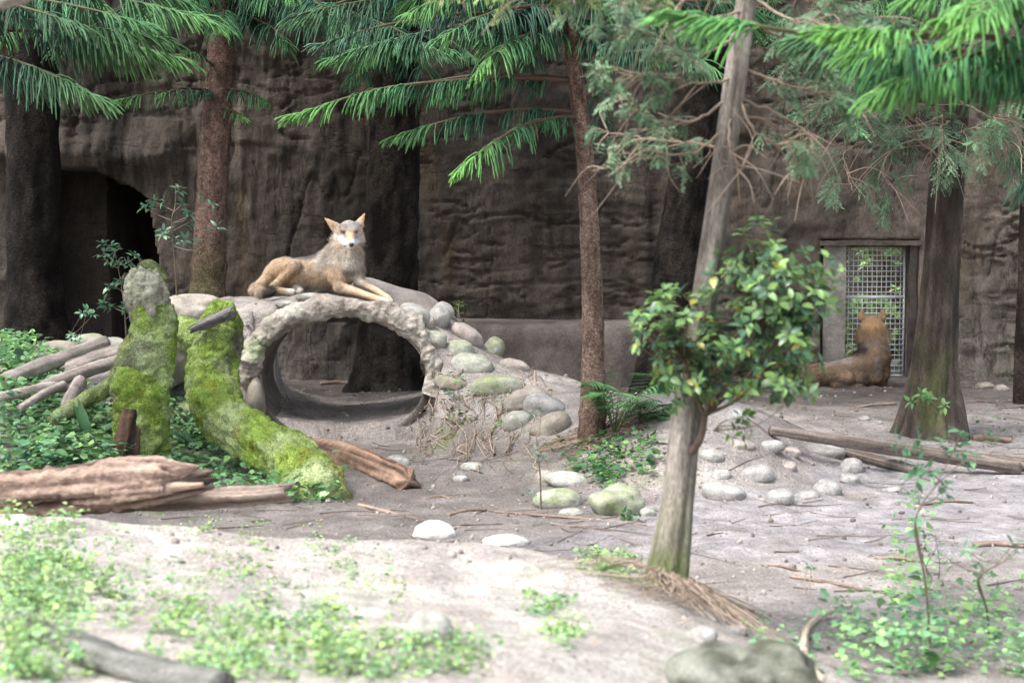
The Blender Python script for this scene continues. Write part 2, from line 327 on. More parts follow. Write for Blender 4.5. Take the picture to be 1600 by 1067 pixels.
wc = wc*(1-.45*S(wst, .1, .5)[..., None])
och = S(fbm(np.stack([WXX*4, WZZ*.7, 0*WXX+111], -1), 3), .15, .5)*S(fbm(np.stack([WXX*.6, WZZ*.8, 0*WXX+121], -1), 2), -.1, .3)
wc = wc*(1-.6*och[..., None]) + A([.07, .052, .030])*.6*och[..., None]
wc = np.where(cave[..., None], wc*.5, wc)  # cave recess coloured darker, its shade painted in
F = grid_faces(len(wx), len(wz)); hole = (WXX > DX0) & (WXX < DX1) & (WZZ < DZ1)
F = F[~hole.ravel()[F].all(1)]
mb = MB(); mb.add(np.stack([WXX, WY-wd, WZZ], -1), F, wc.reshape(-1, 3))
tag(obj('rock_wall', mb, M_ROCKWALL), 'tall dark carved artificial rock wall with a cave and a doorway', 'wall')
# a second thickness behind so that the wall is solid round the doorway
def box(mb, x0, x1, y0, y1, z0, z1, c, n=0.0, step=.06):
    """a box with worn, slightly uneven faces"""
    def face(a, b, o, flip):
        a = A(a, float); b = A(b, float); o = A(o, float); na = max(2, int(np.linalg.norm(a)/step)+1); nb = max(2, int(np.linalg.norm(b)/step)+1)
        u, v = np.meshgrid(np.linspace(0, 1, na), np.linspace(0, 1, nb), indexing='ij')
        V = o+u[..., None]*a+v[..., None]*b; N_ = nrm(np.cross(a, b))*(1 if flip else -1)
        k = np.stack([fbm(V*3.1+i*7, 3) for i in range(3)], -1)
        V = V+n*k
        f = grid_faces(na, nb); mb.add(V, f, c)
    dx, dy, dz = x1-x0, y1-y0, z1-z0
    face((dx, 0, 0), (0, 0, dz), (x0, y0, z0), 1); face((dx, 0, 0), (0, 0, dz), (x0, y1, z0), 0)
    face((0, dy, 0), (0, 0, dz), (x0, y0, z0), 0); face((0, dy, 0), (0, 0, dz), (x1, y0, z0), 1)
    face((dx, 0, 0), (0, dy, 0), (x0, y0, z1), 1); face((dx, 0, 0), (0, dy, 0), (x0, y0, z0), 0)
fr = root('doorway_frame', (4.4, WY, .1), 'pale concrete frame round the wire mesh gate in the rock wall', 'door frame')
mb = MB(); box(mb, DX0-.27, DX0, WY+.02, WY+.45, -.2, DZ1, (.24, .22, .195), .012); obj('post', mb, M_CONC, fr)
mb = MB(); box(mb, DX1, DX1+.08, WY-.02, WY+.45, -.2, DZ1, (.06, .05, .043), .02); obj('post', mb, M_CONC, fr)
mb = MB(); box(mb, DX0-.33, DX1+.11, WY-.06, WY+.45, DZ1, DZ1+.06, (.085, .072, .06), .025); obj('lintel', mb, M_CONC, fr)
mb = MB(); box(mb, DX0, DX1, WY+.02, WY+.45, -.2, .12, (.17, .15, .13), .012); obj('sill', mb, M_CONC, fr)
gate = root('wire_gate', (4.41, WY+.2, .12), 'galvanised wire mesh gate in the doorway in front of the sitting wolf', 'gate')
def bar(name, p, q_, r_, parent, c=(.66, .67, .68)):
    mb = MB(); V, F, *_ = tube(spline([p, q_], 2), r_, 6); mb.add(V, F, c); return obj(name, mb, M_STEEL, parent)
gy = WY+.2
bar('frame_bar', (DX0+.02, gy, .14), (DX0+.02, gy, DZ1-.01), .014, gate); bar('frame_bar', (DX1-.02, gy, .14), (DX1-.02, gy, DZ1-.01), .014, gate)
bar('frame_bar', (DX0+.02, gy, .14), (DX1-.02, gy, .14), .014, gate); bar('frame_bar', (DX0+.02, gy, DZ1-.02), (DX1-.02, gy, DZ1-.02), .014, gate)
bar('middle_rail', (DX0+.02, gy+.02, 1.10), (DX1-.02, gy+.02, 1.10), .024, gate)
vb = bar('mesh_wire', (DX0+.07, gy, .14), (DX0+.07, gy, DZ1-.02), .0045, gate)
for i in range(1, 12):
    c = vb.copy(); COL.objects.link(c); c.parent = gate; c.location = vb.location + Vector((i*.0575, 0, 0))
hb = bar('mesh_wire', (DX0+.02, gy-.008, .20), (DX1-.02, gy-.008, .20), .0065, gate)
for i in range(1, 24):
    c = hb.copy(); COL.objects.link(c); c.parent = gate; c.location = hb.location + Vector((0, 0, i*.064))
# low concrete ledge along the foot of the wall
mb = MB(); lx = np.linspace(-.8, 1.62, 120); prof = []
for k, (dy, dz) in enumerate([(0, -.2), (0, .2), (.01, .45), (.03, .66), (.05, .76), (.09, .815), (.16, .835), (.4, .84), (1.2, .84)]): prof.append((19.55+dy, dz))
prof = spline(np.c_[np.zeros(len(prof)), prof], 40)[:, 1:]
LX, LI = np.meshgrid(lx, np.arange(40), indexing='ij'); V = np.stack([LX, prof[LI, 0], prof[LI, 1]], -1)
V = V + .05*np.stack([0*LX, fbm(V*1.8, 4), fbm(V*1.5+9, 3)*.6], -1); V[-1:, :, 1] += .0
V[:, :, 1] += (S(LX, 1.2, 1.62)*.35)
lc = mix((.15, .125, .11), (.21, .175, .15), S(fbm(V*2.2, 4), -.4, .4))
mb.add(V, grid_faces(120, 40), lc.reshape(-1, 3))
for e in (0, -1):
    ring = V[e]; k = len(ring); mb.add(np.vstack([ring, [ring[-1, 0], ring[-1, 1], -.2]]), [A([[k, i, i+1] for i in range(k-1)])], (.17, .14, .12))
tag(obj('ledge', mb, M_CONC, loc=(0, 19.6, .1)), 'low rounded concrete ledge along the foot of the rock wall', 'ledge')

def vnormals_(V, Q):
    fn = np.cross(V[Q[:, 2]]-V[Q[:, 0]], V[Q[:, 3]]-V[Q[:, 1]]); N = np.zeros_like(V)
    for i in range(4): np.add.at(N, Q[:, i], fn)
    return nrm(N)
# ------------------------------------------------------------------ culvert arch that the wolf lies on
arch = root('culvert_arch', (PXC, PF, 0), 'earth covered concrete culvert arch with a rough stone rim under the wolf', 'arch')
def oval(t, a, b): return np.stack([PXC+a*np.cos(t), 0*t, PZC+b*np.sin(t)], -1)
th = np.linspace(0, 2*np.pi, 96, endpoint=False); ys = np.linspace(PF-.02, PBK, 26)
mb = MB(); rings = []
for a_, b_, yy in [(PA, PB, ys), (PA+.07, PB+.07, ys[::-1])]:
    for y in yy: r_ = oval(th, a_, b_); r_[:, 1] = y; rings.append(r_)
V = np.array(rings); V += .012*np.stack([fbm(V*4+i*5, 3) for i in range(3)], -1)
rings = np.concatenate([V, V[:1]]); cc = mix((.12, .105, .092), (.19, .168, .148), S(fbm(rings*2.5, 4), -.4, .4))
mb.add(rings, grid_faces(len(rings), 96, True), cc.reshape(-1, 3)); obj('pipe', mb, M_CONC, arch)
# earth roof over the pipe: slices across x, each a closed loop
ang = np.linspace(np.pi, 0, 70); xs = np.r_[PXC-PA-.32, PXC-PA-.2, PXC-PA-.09, PXC+(PA+.06)*np.cos(ang), PXC+PA+.09, PXC+PA+.2, PXC+PA+.32]
loops = []
for x in xs:
    u = (x-PXC)/(PA+.06); bot = PZC+(PB+.06)*math.sqrt(max(0, 1-u*u)) if abs(u) < 1 else -.1
    yf = PF+.03; yb = PBK-.05
    top_y = np.linspace(yf+.03, yb-.1, 34); top = hfull(np.full(34, x), top_y)
    zf = top[0]-.03; zb = min(top[-1]-.05, 1.2); zb = max(zb, bot+.05)
    f_ = np.c_[np.full(10, x), np.full(10, yf), np.linspace(bot, max(zf, bot+.02), 10)]
    t_ = np.c_[np.full(34, x), top_y, np.maximum(top+.006, bot+.03)]
    b_ = np.c_[np.full(10, x), np.full(10, yb), np.linspace(max(zb, bot+.03), bot, 10)]
    c_ = np.c_[np.full(8, x), np.linspace(yb, yf, 10)[1:-1], np.full(8, bot)]
    loops.append(np.vstack([f_, t_, b_, c_]))
V = np.array(loops); sh = V.shape
V[:, :10, 1] -= .05*fbm(V[:, :10]*3, 3)
ec = mix((.22, .195, .175), (.30, .27, .25), S(fbm(V*2.5, 4), -.4, .4))
mb = MB(); mb.add(V, grid_faces(sh[0], sh[1], True), ec.reshape(-1, 3))
obj('earth_roof', mb, M_DIRT, arch)
# rough rim of rendered rock
t = np.linspace(math.radians(206), math.radians(-14), 300)
path = oval(t, PA+.085, PB+.085); path[:, 1] = PF-.03
rr = .088+.03*vn(np.c_[t*2.2, t*0, t*0]); rr = rr*np.where(t > 2.6, .8, 1)
rr = rr*(1 - .55*S(t, 2.9, 3.6))
V, F, nz, al, an = tube(path, rr, 72, .12, 1.9, 3., 3, oct=3)
ns_ = 300*72; Nv = vnormals_(V[:ns_], F[0]); nz = fbm(V*5+2, 4)*.6+.4*fbm(V*13, 4); V[:ns_] += Nv*(.075*fbm(V[:ns_]*4.5+2, 3)+.05*(.3-np.abs(fbm(V[:ns_]*9+5, 4)))+.012*fbm(V[:ns_]*30, 2))[:, None]
V[:, 1] = PF-.03+(V[:, 1]-(PF-.03))*.9
k = fbm(V*4+3, 4); c = mix((.27, .235, .195), (.41, .37, .32), S(k, -.4, .3)); c = mix(c, (.20, .25, .13), S(fbm(V*2.2+9, 3), .0, .35)*.75); c = mix(c, (.38, .28, .24), S(fbm(V*5+19, 3), .25, .5)*.5)
c = c*(1+.5*np.clip(nz, -.8, .6)[:, None])
mb = MB(); mb.add(V, F, c); tag(obj('rim', mb, M_RIM, arch), 'cream and green lumpy rock rim of the arch')

# ------------------------------------------------------------------ stones
def ico(n):
    import bmesh
    b = bmesh.new(); bmesh.ops.create_icosphere(b, subdivisions=n, radius=1)
    V = A([v.co[:] for v in b.verts]); F = A([[v.index for v in f.verts] for f in b.faces]); b.free(); return V, F
IV, IF = ico(4)
def stone(px, py, wpx, hpx, label, tone=0, moss=0., group=None, dep=1.0, lump=.12, tilt=0., cast=None, name='stone', Y=None, cat='stone'):
    p = g1(px, py+.30*hpx) if Y is None else P(px, py+.3*hpx, Y); sc = p[1]/FPX
    rx = wpx*sc/2*1.10; rz = hpx*sc/2*1.2; ry = (rx*.45+rz*.55)*dep
    sd_ = px*.013+py*.017
    D = IV; k = 1 + 1.7*lump*fbm(D*1.2+sd_*3, 3) + .035*fbm(D*4+sd_, 4)
    V = D*k[:, None]
    V = np.sign(V)*np.abs(V)**.92
    V = V*A([rx, ry, rz]); ca, sa = math.cos(math.radians(tilt)), math.sin(math.radians(tilt))
    V = np.c_[V[:, 0]*ca+V[:, 2]*sa, V[:, 1], -V[:, 0]*sa+V[:, 2]*ca]
    rz_ = np.sin(px)*.5; V = np.c_[V[:, 0]*math.cos(rz_)-V[:, 1]*math.sin(rz_), V[:, 0]*math.sin(rz_)+V[:, 1]*math.cos(rz_), V[:, 2]] if dep > .99 and wpx < 1.6*hpx else V
    c0 = [((.23, .225, .20), (.32, .315, .29)), ((.22, .212, .198), (.31, .30, .285)), ((.25, .215, .19), (.33, .29, .26)), ((.19, .165, .14), (.27, .235, .20)), ((.46, .44, .41), (.6, .58, .55)), ((.035, .035, .03), (.17, .17, .15))][tone]
    c = mix(c0[0], c0[1], S(fbm(D*(1.6 if tone < 5 else 3.2)+sd_, 4), -.4, .4))
    if moss: c = mix(c, (.17, .215, .07), np.clip(moss*(.45+.9*fbm(D*1.8+sd_+4, 4)+.35*D[:, 2]), 0, .92))
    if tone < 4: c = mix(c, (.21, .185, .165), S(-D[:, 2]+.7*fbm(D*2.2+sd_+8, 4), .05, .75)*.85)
    loc = p + A([0, .35*ry, .20*rz])
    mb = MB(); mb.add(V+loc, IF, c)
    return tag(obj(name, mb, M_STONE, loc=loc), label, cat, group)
BG = 'stones set in the bank beside the arch'
stone(647, 489, 48, 33, 'smooth grey stone beside the front paws of the wolf', 0, 0, BG, tilt=28, Y=15.92)
stone(683, 494, 32, 40, 'upright grey stone on the crest of the bank, lower of a leaning pair', 0, 0, BG, tilt=30)
stone(692, 484, 32, 28, 'upright grey stone on the crest of the bank, upper of a leaning pair', 0, 0, BG, tilt=35)
stone(668, 502, 18, 22, 'small brown stone wedged between the crest stones and the paws', 2, 0, BG, tilt=25, Y=15.95)
stone(482, 462, 36, 12, 'pale flat stone set in the arch rim under the wolf belly', 0, 0, BG, Y=15.78)
stone(446, 474, 32, 10, 'long pale stone set in the arch rim under the wolf tail', 0, 0, BG, Y=15.76)
stone(680, 528, 31, 27, 'round green grey stone against the right shoulder of the arch rim', 0, .35, BG, tilt=20)
stone(717, 544, 44, 30, 'green tinted stone resting on a wide curved stone in the bank', 0, .35, BG)
stone(737, 567, 66, 32, 'wide curved pale stone in the bank under a green tinted one', 0, .25, BG, tilt=6)
stone(705, 597, 52, 22, 'flat dirty stone low in the bank beside the hanging roots', 3, .3, BG, tilt=10)
stone(728, 520, 52, 30, 'earth coated stone on the path edge above the bank', 2, 0, BG, tilt=32)
stone(772, 541, 30, 31, 'yellow green upright stone on the crest of the path', 0, .65, BG, tilt=20)
stone(778, 600, 76, 33, 'long mossy green stone at the right end of the bank', 0, .65, BG)
stone(804, 569, 46, 18, 'flat pinkish stone behind the path crest', 2, 0, BG, tilt=12)
stone(826, 563, 32, 20, 'pale stone beside the flat pinkish stone on the path crest', 1, .1, BG)
stone(871, 576, 44, 18, 'pale flat stone on the path in front of the ledge', 1, 0, BG)
stone(909, 580, 26, 18, 'pale stone half hidden by the slim trunk', 1, 0, BG)
stone(823, 622, 72, 36, 'broad reddish pale slab stone at the top of a leaning pile', 2, .1, 'stones piled on the path', tilt=-14)
stone(851, 633, 62, 36, 'grey pale slab stone in the middle of a leaning pile', 1, 0, 'stones piled on the path', tilt=14)
stone(811, 656, 46, 32, 'round grey stone at the foot of the leaning pile', 0, .15, 'stones piled on the path', tilt=-8)
stone(862, 662, 62, 36, 'long grey stone slanting at the foot of the leaning pile', 3, .1, 'stones piled on the path', tilt=-28)
LG = 'stones at the foot of the mound'
stone(738, 729, 32, 17, 'small pale stone half sunk in the earth in front of the bank', 0, .1, LG)
stone(720, 747, 22, 12, 'tiny white stone beside a small pale sunken stone', 1, 0, LG)
stone(889, 749, 66, 25, 'long grey pebble lying on top of the mossy stone', 0, .1, LG, tilt=6)
stone(851, 745, 25, 26, 'brownish upright stone at the end of the long grey pebble', 2, .1, LG)
stone(873, 779, 72, 34, 'oval mossy stone below the long grey pebble', 0, .65, LG)
stone(893, 801, 38, 15, 'small flat stone in front of the oval mossy stone', 0, .1, LG)
stone(963, 784, 78, 54, 'large lumpy moss green boulder at the foot of the mound', 0, .75, LG, lump=.3)
stone(1025, 714, 30, 15, 'pale stone behind the leaning trunk at the edge of the weeds', 0, 0, LG)
stone(1012, 800, 24, 16, 'small stone between the moss green boulder and leaning trunk', 0, .2, LG)
HG_ = 'stones studding the earth hump'
for a_ in [(1110, 711, 40, 22, 'grey stone at the left of the hump behind the leaning trunk', 0, 0),
 (1159, 694, 38, 18, 'dusty buried stone high on the hump', 2, 0), (1204, 697, 44, 20, 'long pale stone high on the hump near the poles', 1, 0), (1238, 706, 26, 17, 'narrow stone beside the long pale stone high on the hump', 2, 0),
 (1184, 741, 50, 31, 'square edged grey stone in the middle of the hump', 1, 0), (1127, 741, 30, 16, 'small grey stone above the flat pale one on the hump', 0, 0),
 (1132, 768, 66, 30, 'large flat topped pale stone at the foot of the hump', 1, .1), (1218, 777, 44, 28, 'round pale stone overhanging the foot of the hump', 1, 0),
 (1262, 774, 36, 17, 'flat pale stone at the hump foot beside the overhanging one', 1, 0), (1234, 728, 22, 17, 'small dusty stone in the middle of the hump', 2, 0),
 (1294, 762, 42, 30, 'pale stone slanting at the end of the hump foot', 1, 0), (1292, 703, 58, 24, 'long white stone against the grey poles', 1, 0),
 (1331, 727, 34, 26, 'white stone at the tip of the hump by the poles', 1, 0), (1328, 748, 32, 18, 'white stone lowest at the tip of the hump', 1, 0),
 (1394, 765, 30, 10, 'white pebble flush with the mud past the hump', 1, 0), (1150, 650, 34, 26, 'white stone at the top of the hump under the bush', 1, 0)]:
    stone(*a_[:4], a_[4], a_[5], a_[6], HG_, tilt=(a_[0] % 7-3)*4)
stone(1351, 654, 19, 10, 'small white pebble on the mud beside the split trunk', 1, 0, 'white pebbles near the split trunk')
stone(1373, 660, 14, 8, 'smallest white pebble at the foot of the split trunk', 1, 0, 'white pebbles near the split trunk')
stone(1219, 597, 58, 44, 'angular brown rock behind the tail of the sitting wolf', 3, 0, lump=.3, name='rock', cat='rock')
stone(678, 829, 64, 32, 'bright white stone on the crest of the foreground mound', 4, 0)
stone(791, 845, 66, 20, 'pale yellow green flat stone on the crest of the foreground mound', 4, .3)
stone(672, 985, 70, 66, 'pale yellowish stone half buried in the foreground weeds', 1, .15)
stone(620, 722, 38, 26, 'round grey stone lying beside the rotten log', 0, 0)
stone(470, 689, 44, 18, 'pale stone at the foot of the culvert beside the mossy root', 0, .1)
stone(590, 724, 30, 14, 'small half buried stone between the rotten log and the culvert', 2, 0)
stone(84, 546, 64, 34, 'dark rough rock behind the pile of poles', 3, .1, name='rock', cat='rock', lump=.25)
stone(141, 531, 50, 22, 'mossy grey stone propping the top pole of the pile', 0, .4)
stone(174, 538, 44, 27, 'smooth grey stone between the pile of poles and mossy stump', 0, .1)
stone(28, 565, 60, 30, 'dark stone at the left end of the pile of poles', 3, .1)
stone(288, 640, 44, 30, 'moss covered stone between the two mossy stumps', 0, .8)
stone(1480, 606, 30, 14, 'grey rubble stone at the wall foot behind the split trunk', 3, 0, 'rubble along the wall foot')
stone(1540, 602, 26, 12, 'grey rubble stone at the wall foot beside the split trunk', 3, 0, 'rubble along the wall foot')
stone(1565, 606, 22, 12, 'pale rubble stone at the far end of the wall foot', 2, 0, 'rubble along the wall foot')
stone(1178, 1068, 200, 150, 'large mossy lichen patched boulder beside the bamboo hoop', 5, .12, lump=.34, name='boulder', cat='boulder')
stone(1100, 990, 40, 26, 'pale broken stone beneath the roots of the leaning trunk', 1, 0)
stone(1150, 985, 34, 20, 'small white stone between leaning trunk roots and boulder', 1, 0)
stone(20, 815, 50, 26, 'white stone at the end of the splintered log', 4, 0)

# ------------------------------------------------------------------ wolves: one continuous skin grown round a posed skeleton
def surface(prims, h):
    """prims: (a, b, ra, rb, blend, flat_dir, flat); smooth union of tapered limbs -> quads"""
    P0 = A([np.minimum(A(p[0])-p[2], A(p[1])-p[3]) for p in prims]).min(0)-.06; P1 = A([np.maximum(A(p[0])+p[2], A(p[1])+p[3]) for p in prims]).max(0)+.06
    n = np.ceil((P1-P0)/h).astype(int)+1
    ax = [P0[i]+h*np.arange(n[i]) for i in range(3)]; F = np.full(n, .5, np.float32)
    for a, b, ra, rb, k, fd, fs in prims:
        a = A(a, float); b = A(b, float); m = max(ra, rb)+.13
        lo = np.maximum(0, np.floor((np.minimum(a, b)-m-P0)/h).astype(int)); hi = np.minimum(n, np.ceil((np.maximum(a, b)+m-P0)/h).astype(int))
        sl_ = tuple(slice(l, u) for l, u in zip(lo, hi))
        X = np.stack(np.meshgrid(*[ax[i][lo[i]:hi[i]] for i in range(3)], indexing='ij'), -1)
        d = b-a; L2 = max(d@d, 1e-8); t = np.clip(((X-a)@d)/L2, 0, 1)
        v = X-a-t[..., None]*d
        if fd is not None:
            f = nrm(A(fd, float)); v = v+(v@f)[..., None]*f*(fs-1)
        s = np.linalg.norm(v, axis=-1)-(ra+(rb-ra)*t)
        if fd is not None: s = s*.75
        g = F[sl_]; hh = np.clip(.5+.5*(g-s)/k, 0, 1); F[sl_] = g*(1-hh)+s*hh-k*hh*(1-hh)
    neg = F < 0; c = [neg[i:n[0]-1+i, j:n[1]-1+j, l:n[2]-1+l] for i in (0, 1) for j in (0, 1) for l in (0, 1)]
    cnt = sum(x.astype(np.int8) for x in c); act = (cnt > 0) & (cnt < 8); idx = np.full(act.shape, -1, np.int64); cells = np.argwhere(act); idx[act] = np.arange(len(cells))
    acc = np.zeros((len(cells), 3)); num = np.zeros(len(cells)); co = [(i, j, l) for i in (0, 1) for j in (0, 1) for l in (0, 1)]
    vals = [F[cells[:, 0]+i, cells[:, 1]+j, cells[:, 2]+l] for i, j, l in co]
    for a_ in range(8):
        for b_ in range(a_+1, 8):
            if sum(abs(x-y) for x, y in zip(co[a_], co[b_])) != 1: continue
            va, vb = vals[a_], vals[b_]; m = (va < 0) != (vb < 0); t = np.where(m, va/np.where(m, va-vb, 1), 0)
            pt = A(co[a_])+t[:, None]*(A(co[b_])-A(co[a_])); acc += pt*m[:, None]; num += m
    V = P0+h*(cells+acc/num[:, None]); Q = []
    for ax_ in range(3):
        o1, o2 = [i for i in range(3) if i != ax_]
        s0 = [slice(None)]*3; s1 = [slice(None)]*3; s0[ax_] = slice(0, -1); s1[ax_] = slice(1, None)
        e = np.argwhere(neg[tuple(s0)] != neg[tuple(s1)]); e = e[(e[:, o1] > 0) & (e[:, o2] > 0) & (e[:, o1] < n[o1]-1) & (e[:, o2] < n[o2]-1)]
        sgn = neg[e[:, 0], e[:, 1], e[:, 2]]
        def cidx(d1, d2): q_ = e.copy(); q_[:, o1] -= d1; q_[:, o2] -= d2; return idx[q_[:, 0], q_[:, 1], q_[:, 2]]
        qd = np.stack([cidx(1, 1), cidx(0, 1), cidx(0, 0), cidx(1, 0)], -1); fl = sgn if ax_ != 1 else ~sgn
        qd[~fl] = qd[~fl][:, ::-1]; Q.append(qd)
    Q = np.concatenate(Q)
    for _ in range(2):              # relax
        s_ = np.zeros_like(V); c_ = np.zeros(len(V))
        for i in range(4):
            np.add.at(s_, Q[:, i], V[Q[:, (i+1) % 4]]); np.add.at(c_, Q[:, i], 1)
        V = V*.5+.5*s_/np.maximum(c_, 1)[:, None]
    return V, Q
def vnormals(V, Q):
    fn = np.cross(V[Q[:, 2]]-V[Q[:, 0]], V[Q[:, 3]]-V[Q[:, 1]]); N = np.zeros_like(V)
    for i in range(4): np.add.at(N, Q[:, i], fn)
    return nrm(N)
def paint(V, base, blobs):
    c = np.broadcast_to(A(base, float), V.shape).copy()
    for p, r_, col, st in blobs:
        r_ = A(r_, float); d = np.linalg.norm((V-A(p))/r_, axis=1); wgt = st*(1-S(d+.16*fbm(V*16, 3), .55, 1.15)); c = c*(1-wgt[:, None])+A(col)*wgt[:, None]
    return c
def fur(V, Q, C, N, n, flow, length, seed):
    r = np.random.default_rng(seed)
    ar = np.linalg.norm(np.cross(V[Q[:, 2]]-V[Q[:, 0]], V[Q[:, 3]]-V[Q[:, 1]]), axis=1); f = r.choice(len(Q), n, p=ar/ar.sum())
    wts = r.dirichlet(np.ones(4), n); p = (V[Q[f]]*wts[..., None]).sum(1); nn = nrm((N[Q[f]]*wts[..., None]).sum(1)); cc = (C[Q[f]]*wts[..., None]).sum(1)
    fl = flow(p); fl = nrm(fl - nn*(fl*nn).sum(1)[:, None] + .25*r.normal(size=(n, 3)))
    L = length(p)*r.uniform(.6, 1.25, n); d = nrm(fl+nn*.42); wd_ = nrm(np.cross(d, nn))*(.0017+.0008*r.random(n))[:, None]
    tip = p+d*L[:, None] + A([0, 0, -1])*(L*.25)[:, None]; p = p-nn*.002
    Vs = np.stack([p-wd_, p+wd_, tip], 1).reshape(-1, 3); cc = np.clip(cc*r.uniform(.75, 1.3, (n, 1))*np.where(r.random((n, 1)) < .16, .5, 1)*(1+.42*fbm(p*A([34, 34, 50]), 3))[:, None], 0, 1)
    Cs = np.stack([cc*.9, cc*.9, cc*1.12], 1).reshape(-1, 3)
    mb = MB(); mb.add(Vs, np.arange(3*n).reshape(-1, 3), Cs); return mb
def ball(c, r_, col): mb = MB(); V, F = ico(3); mb.add(V*A(r_)+A(c), F, col); return mb

# --- the wolf lying on the arch, head turned to the viewer
W1 = A([P(482, 457, 16.2)[0], 16.2, 0]); W1[2] = 1.335
def w1(cx, cz, y): return A([(cx-480)*.001275, y, (690-cz)*.001275])
def seg(wf, a, b, ra, rb, k=.04, fd=None, fs=1): return (wf(*a), wf(*b), ra, rb, k, fd, fs)
s_ = lambda *a, **k: seg(w1, *a, **k)
pr = [s_((235, 562, .05), (420, 548, .03), .118, .135, .05), s_((420, 548, .03), (580, 532, .0), .135, .158, .05), s_((580, 532, .0), (730, 535, -.02), .158, .145, .05),
      s_((640, 470, .0), (700, 455, -.02), .125, .125, .06), s_((690, 470, -.01), (768, 310, -.05), .14, .105, .06),
      s_((770, 340, -.09), (800, 470, -.10), .10, .082, .05), s_((700, 400, -.06), (740, 480, -.10), .10, .09, .05), s_((850, 400, -.06), (845, 520, -.05), .062, .07, .04),
      s_((790, 225, -.09), (800, 235, -.11), .088, .082, .03), s_((738, 250, -.06), (706, 300, -.05), .062, .055, .05), s_((852, 250, -.06), (868, 300, -.05), .05, .045, .05),
      s_((803, 262, -.15), (822, 322, -.262), .052, .031, .022), s_((806, 300, -.16), (820, 348, -.245), .038, .022, .02),
      s_((755, 222, -.155), (765, 226, -.165), .028, .026, .02), s_((842, 222, -.155), (834, 226, -.165), .028, .026, .02),
      s_((686, 205, -.06), (610, 140, -.06), .050, .008, .016, fd=(.25, 1, -.1), fs=2.6), s_((864, 185, -.06), (907, 108, -.06), .046, .008, .016, fd=(-.2, 1, -.1), fs=2.6),
      s_((680, 510, -.12), (730, 640, -.20), .085, .052, .035), s_((730, 645, -.20), (800, 668, -.225), .05, .042, .02), s_((800, 665, -.225), (985, 716, -.40), .042, .031, .015),
      s_((985, 716, -.40), (1095, 748, -.49), .032, .035, .012),
      s_((840, 520, -.04), (862, 610, -.09), .07, .05, .03), s_((862, 610, -.09), (1010, 676, -.26), .042, .031, .015), s_((1010, 676, -.26), (1095, 724, -.37), .030, .032, .012),
      s_((270, 520, -.04), (330, 505, -.09), .105, .10, .04), s_((320, 505, -.09), (400, 487, -.14), .095, .056, .025), s_((395, 500, -.155), (240, 640, -.18), .046, .029, .014),
      s_((235, 655, -.18), (330, 676, -.20), .030, .024, .012), s_((330, 676, -.20), (385, 678, -.215), .025, .024, .01), s_((395, 650, -.08), (440, 672, -.15), .03, .022, .015),
      s_((170, 590, .05), (95, 668, -.04), .055, .05, .03), s_((95, 668, -.04), (150, 690, -.13), .05, .048, .03), s_((150, 688, -.14), (225, 690, -.21), .047, .034, .03)]
for dx, dz, dy in [(0, 0, 0), (17, 2, -.004), (32, 8, .004)]: pr.append(s_((1095, 750+dz, -.485-dy), (1118+dx*.8, 758+dz+dx*.25, -.51+dx*.0012-dy), .019, .016, .006))
for dx, dz in [(0, 0), (16, 10)]: pr.append(s_((1095, 724+dz, -.37), (1118+dx*.5, 737+dz, -.39), .018, .015, .006))
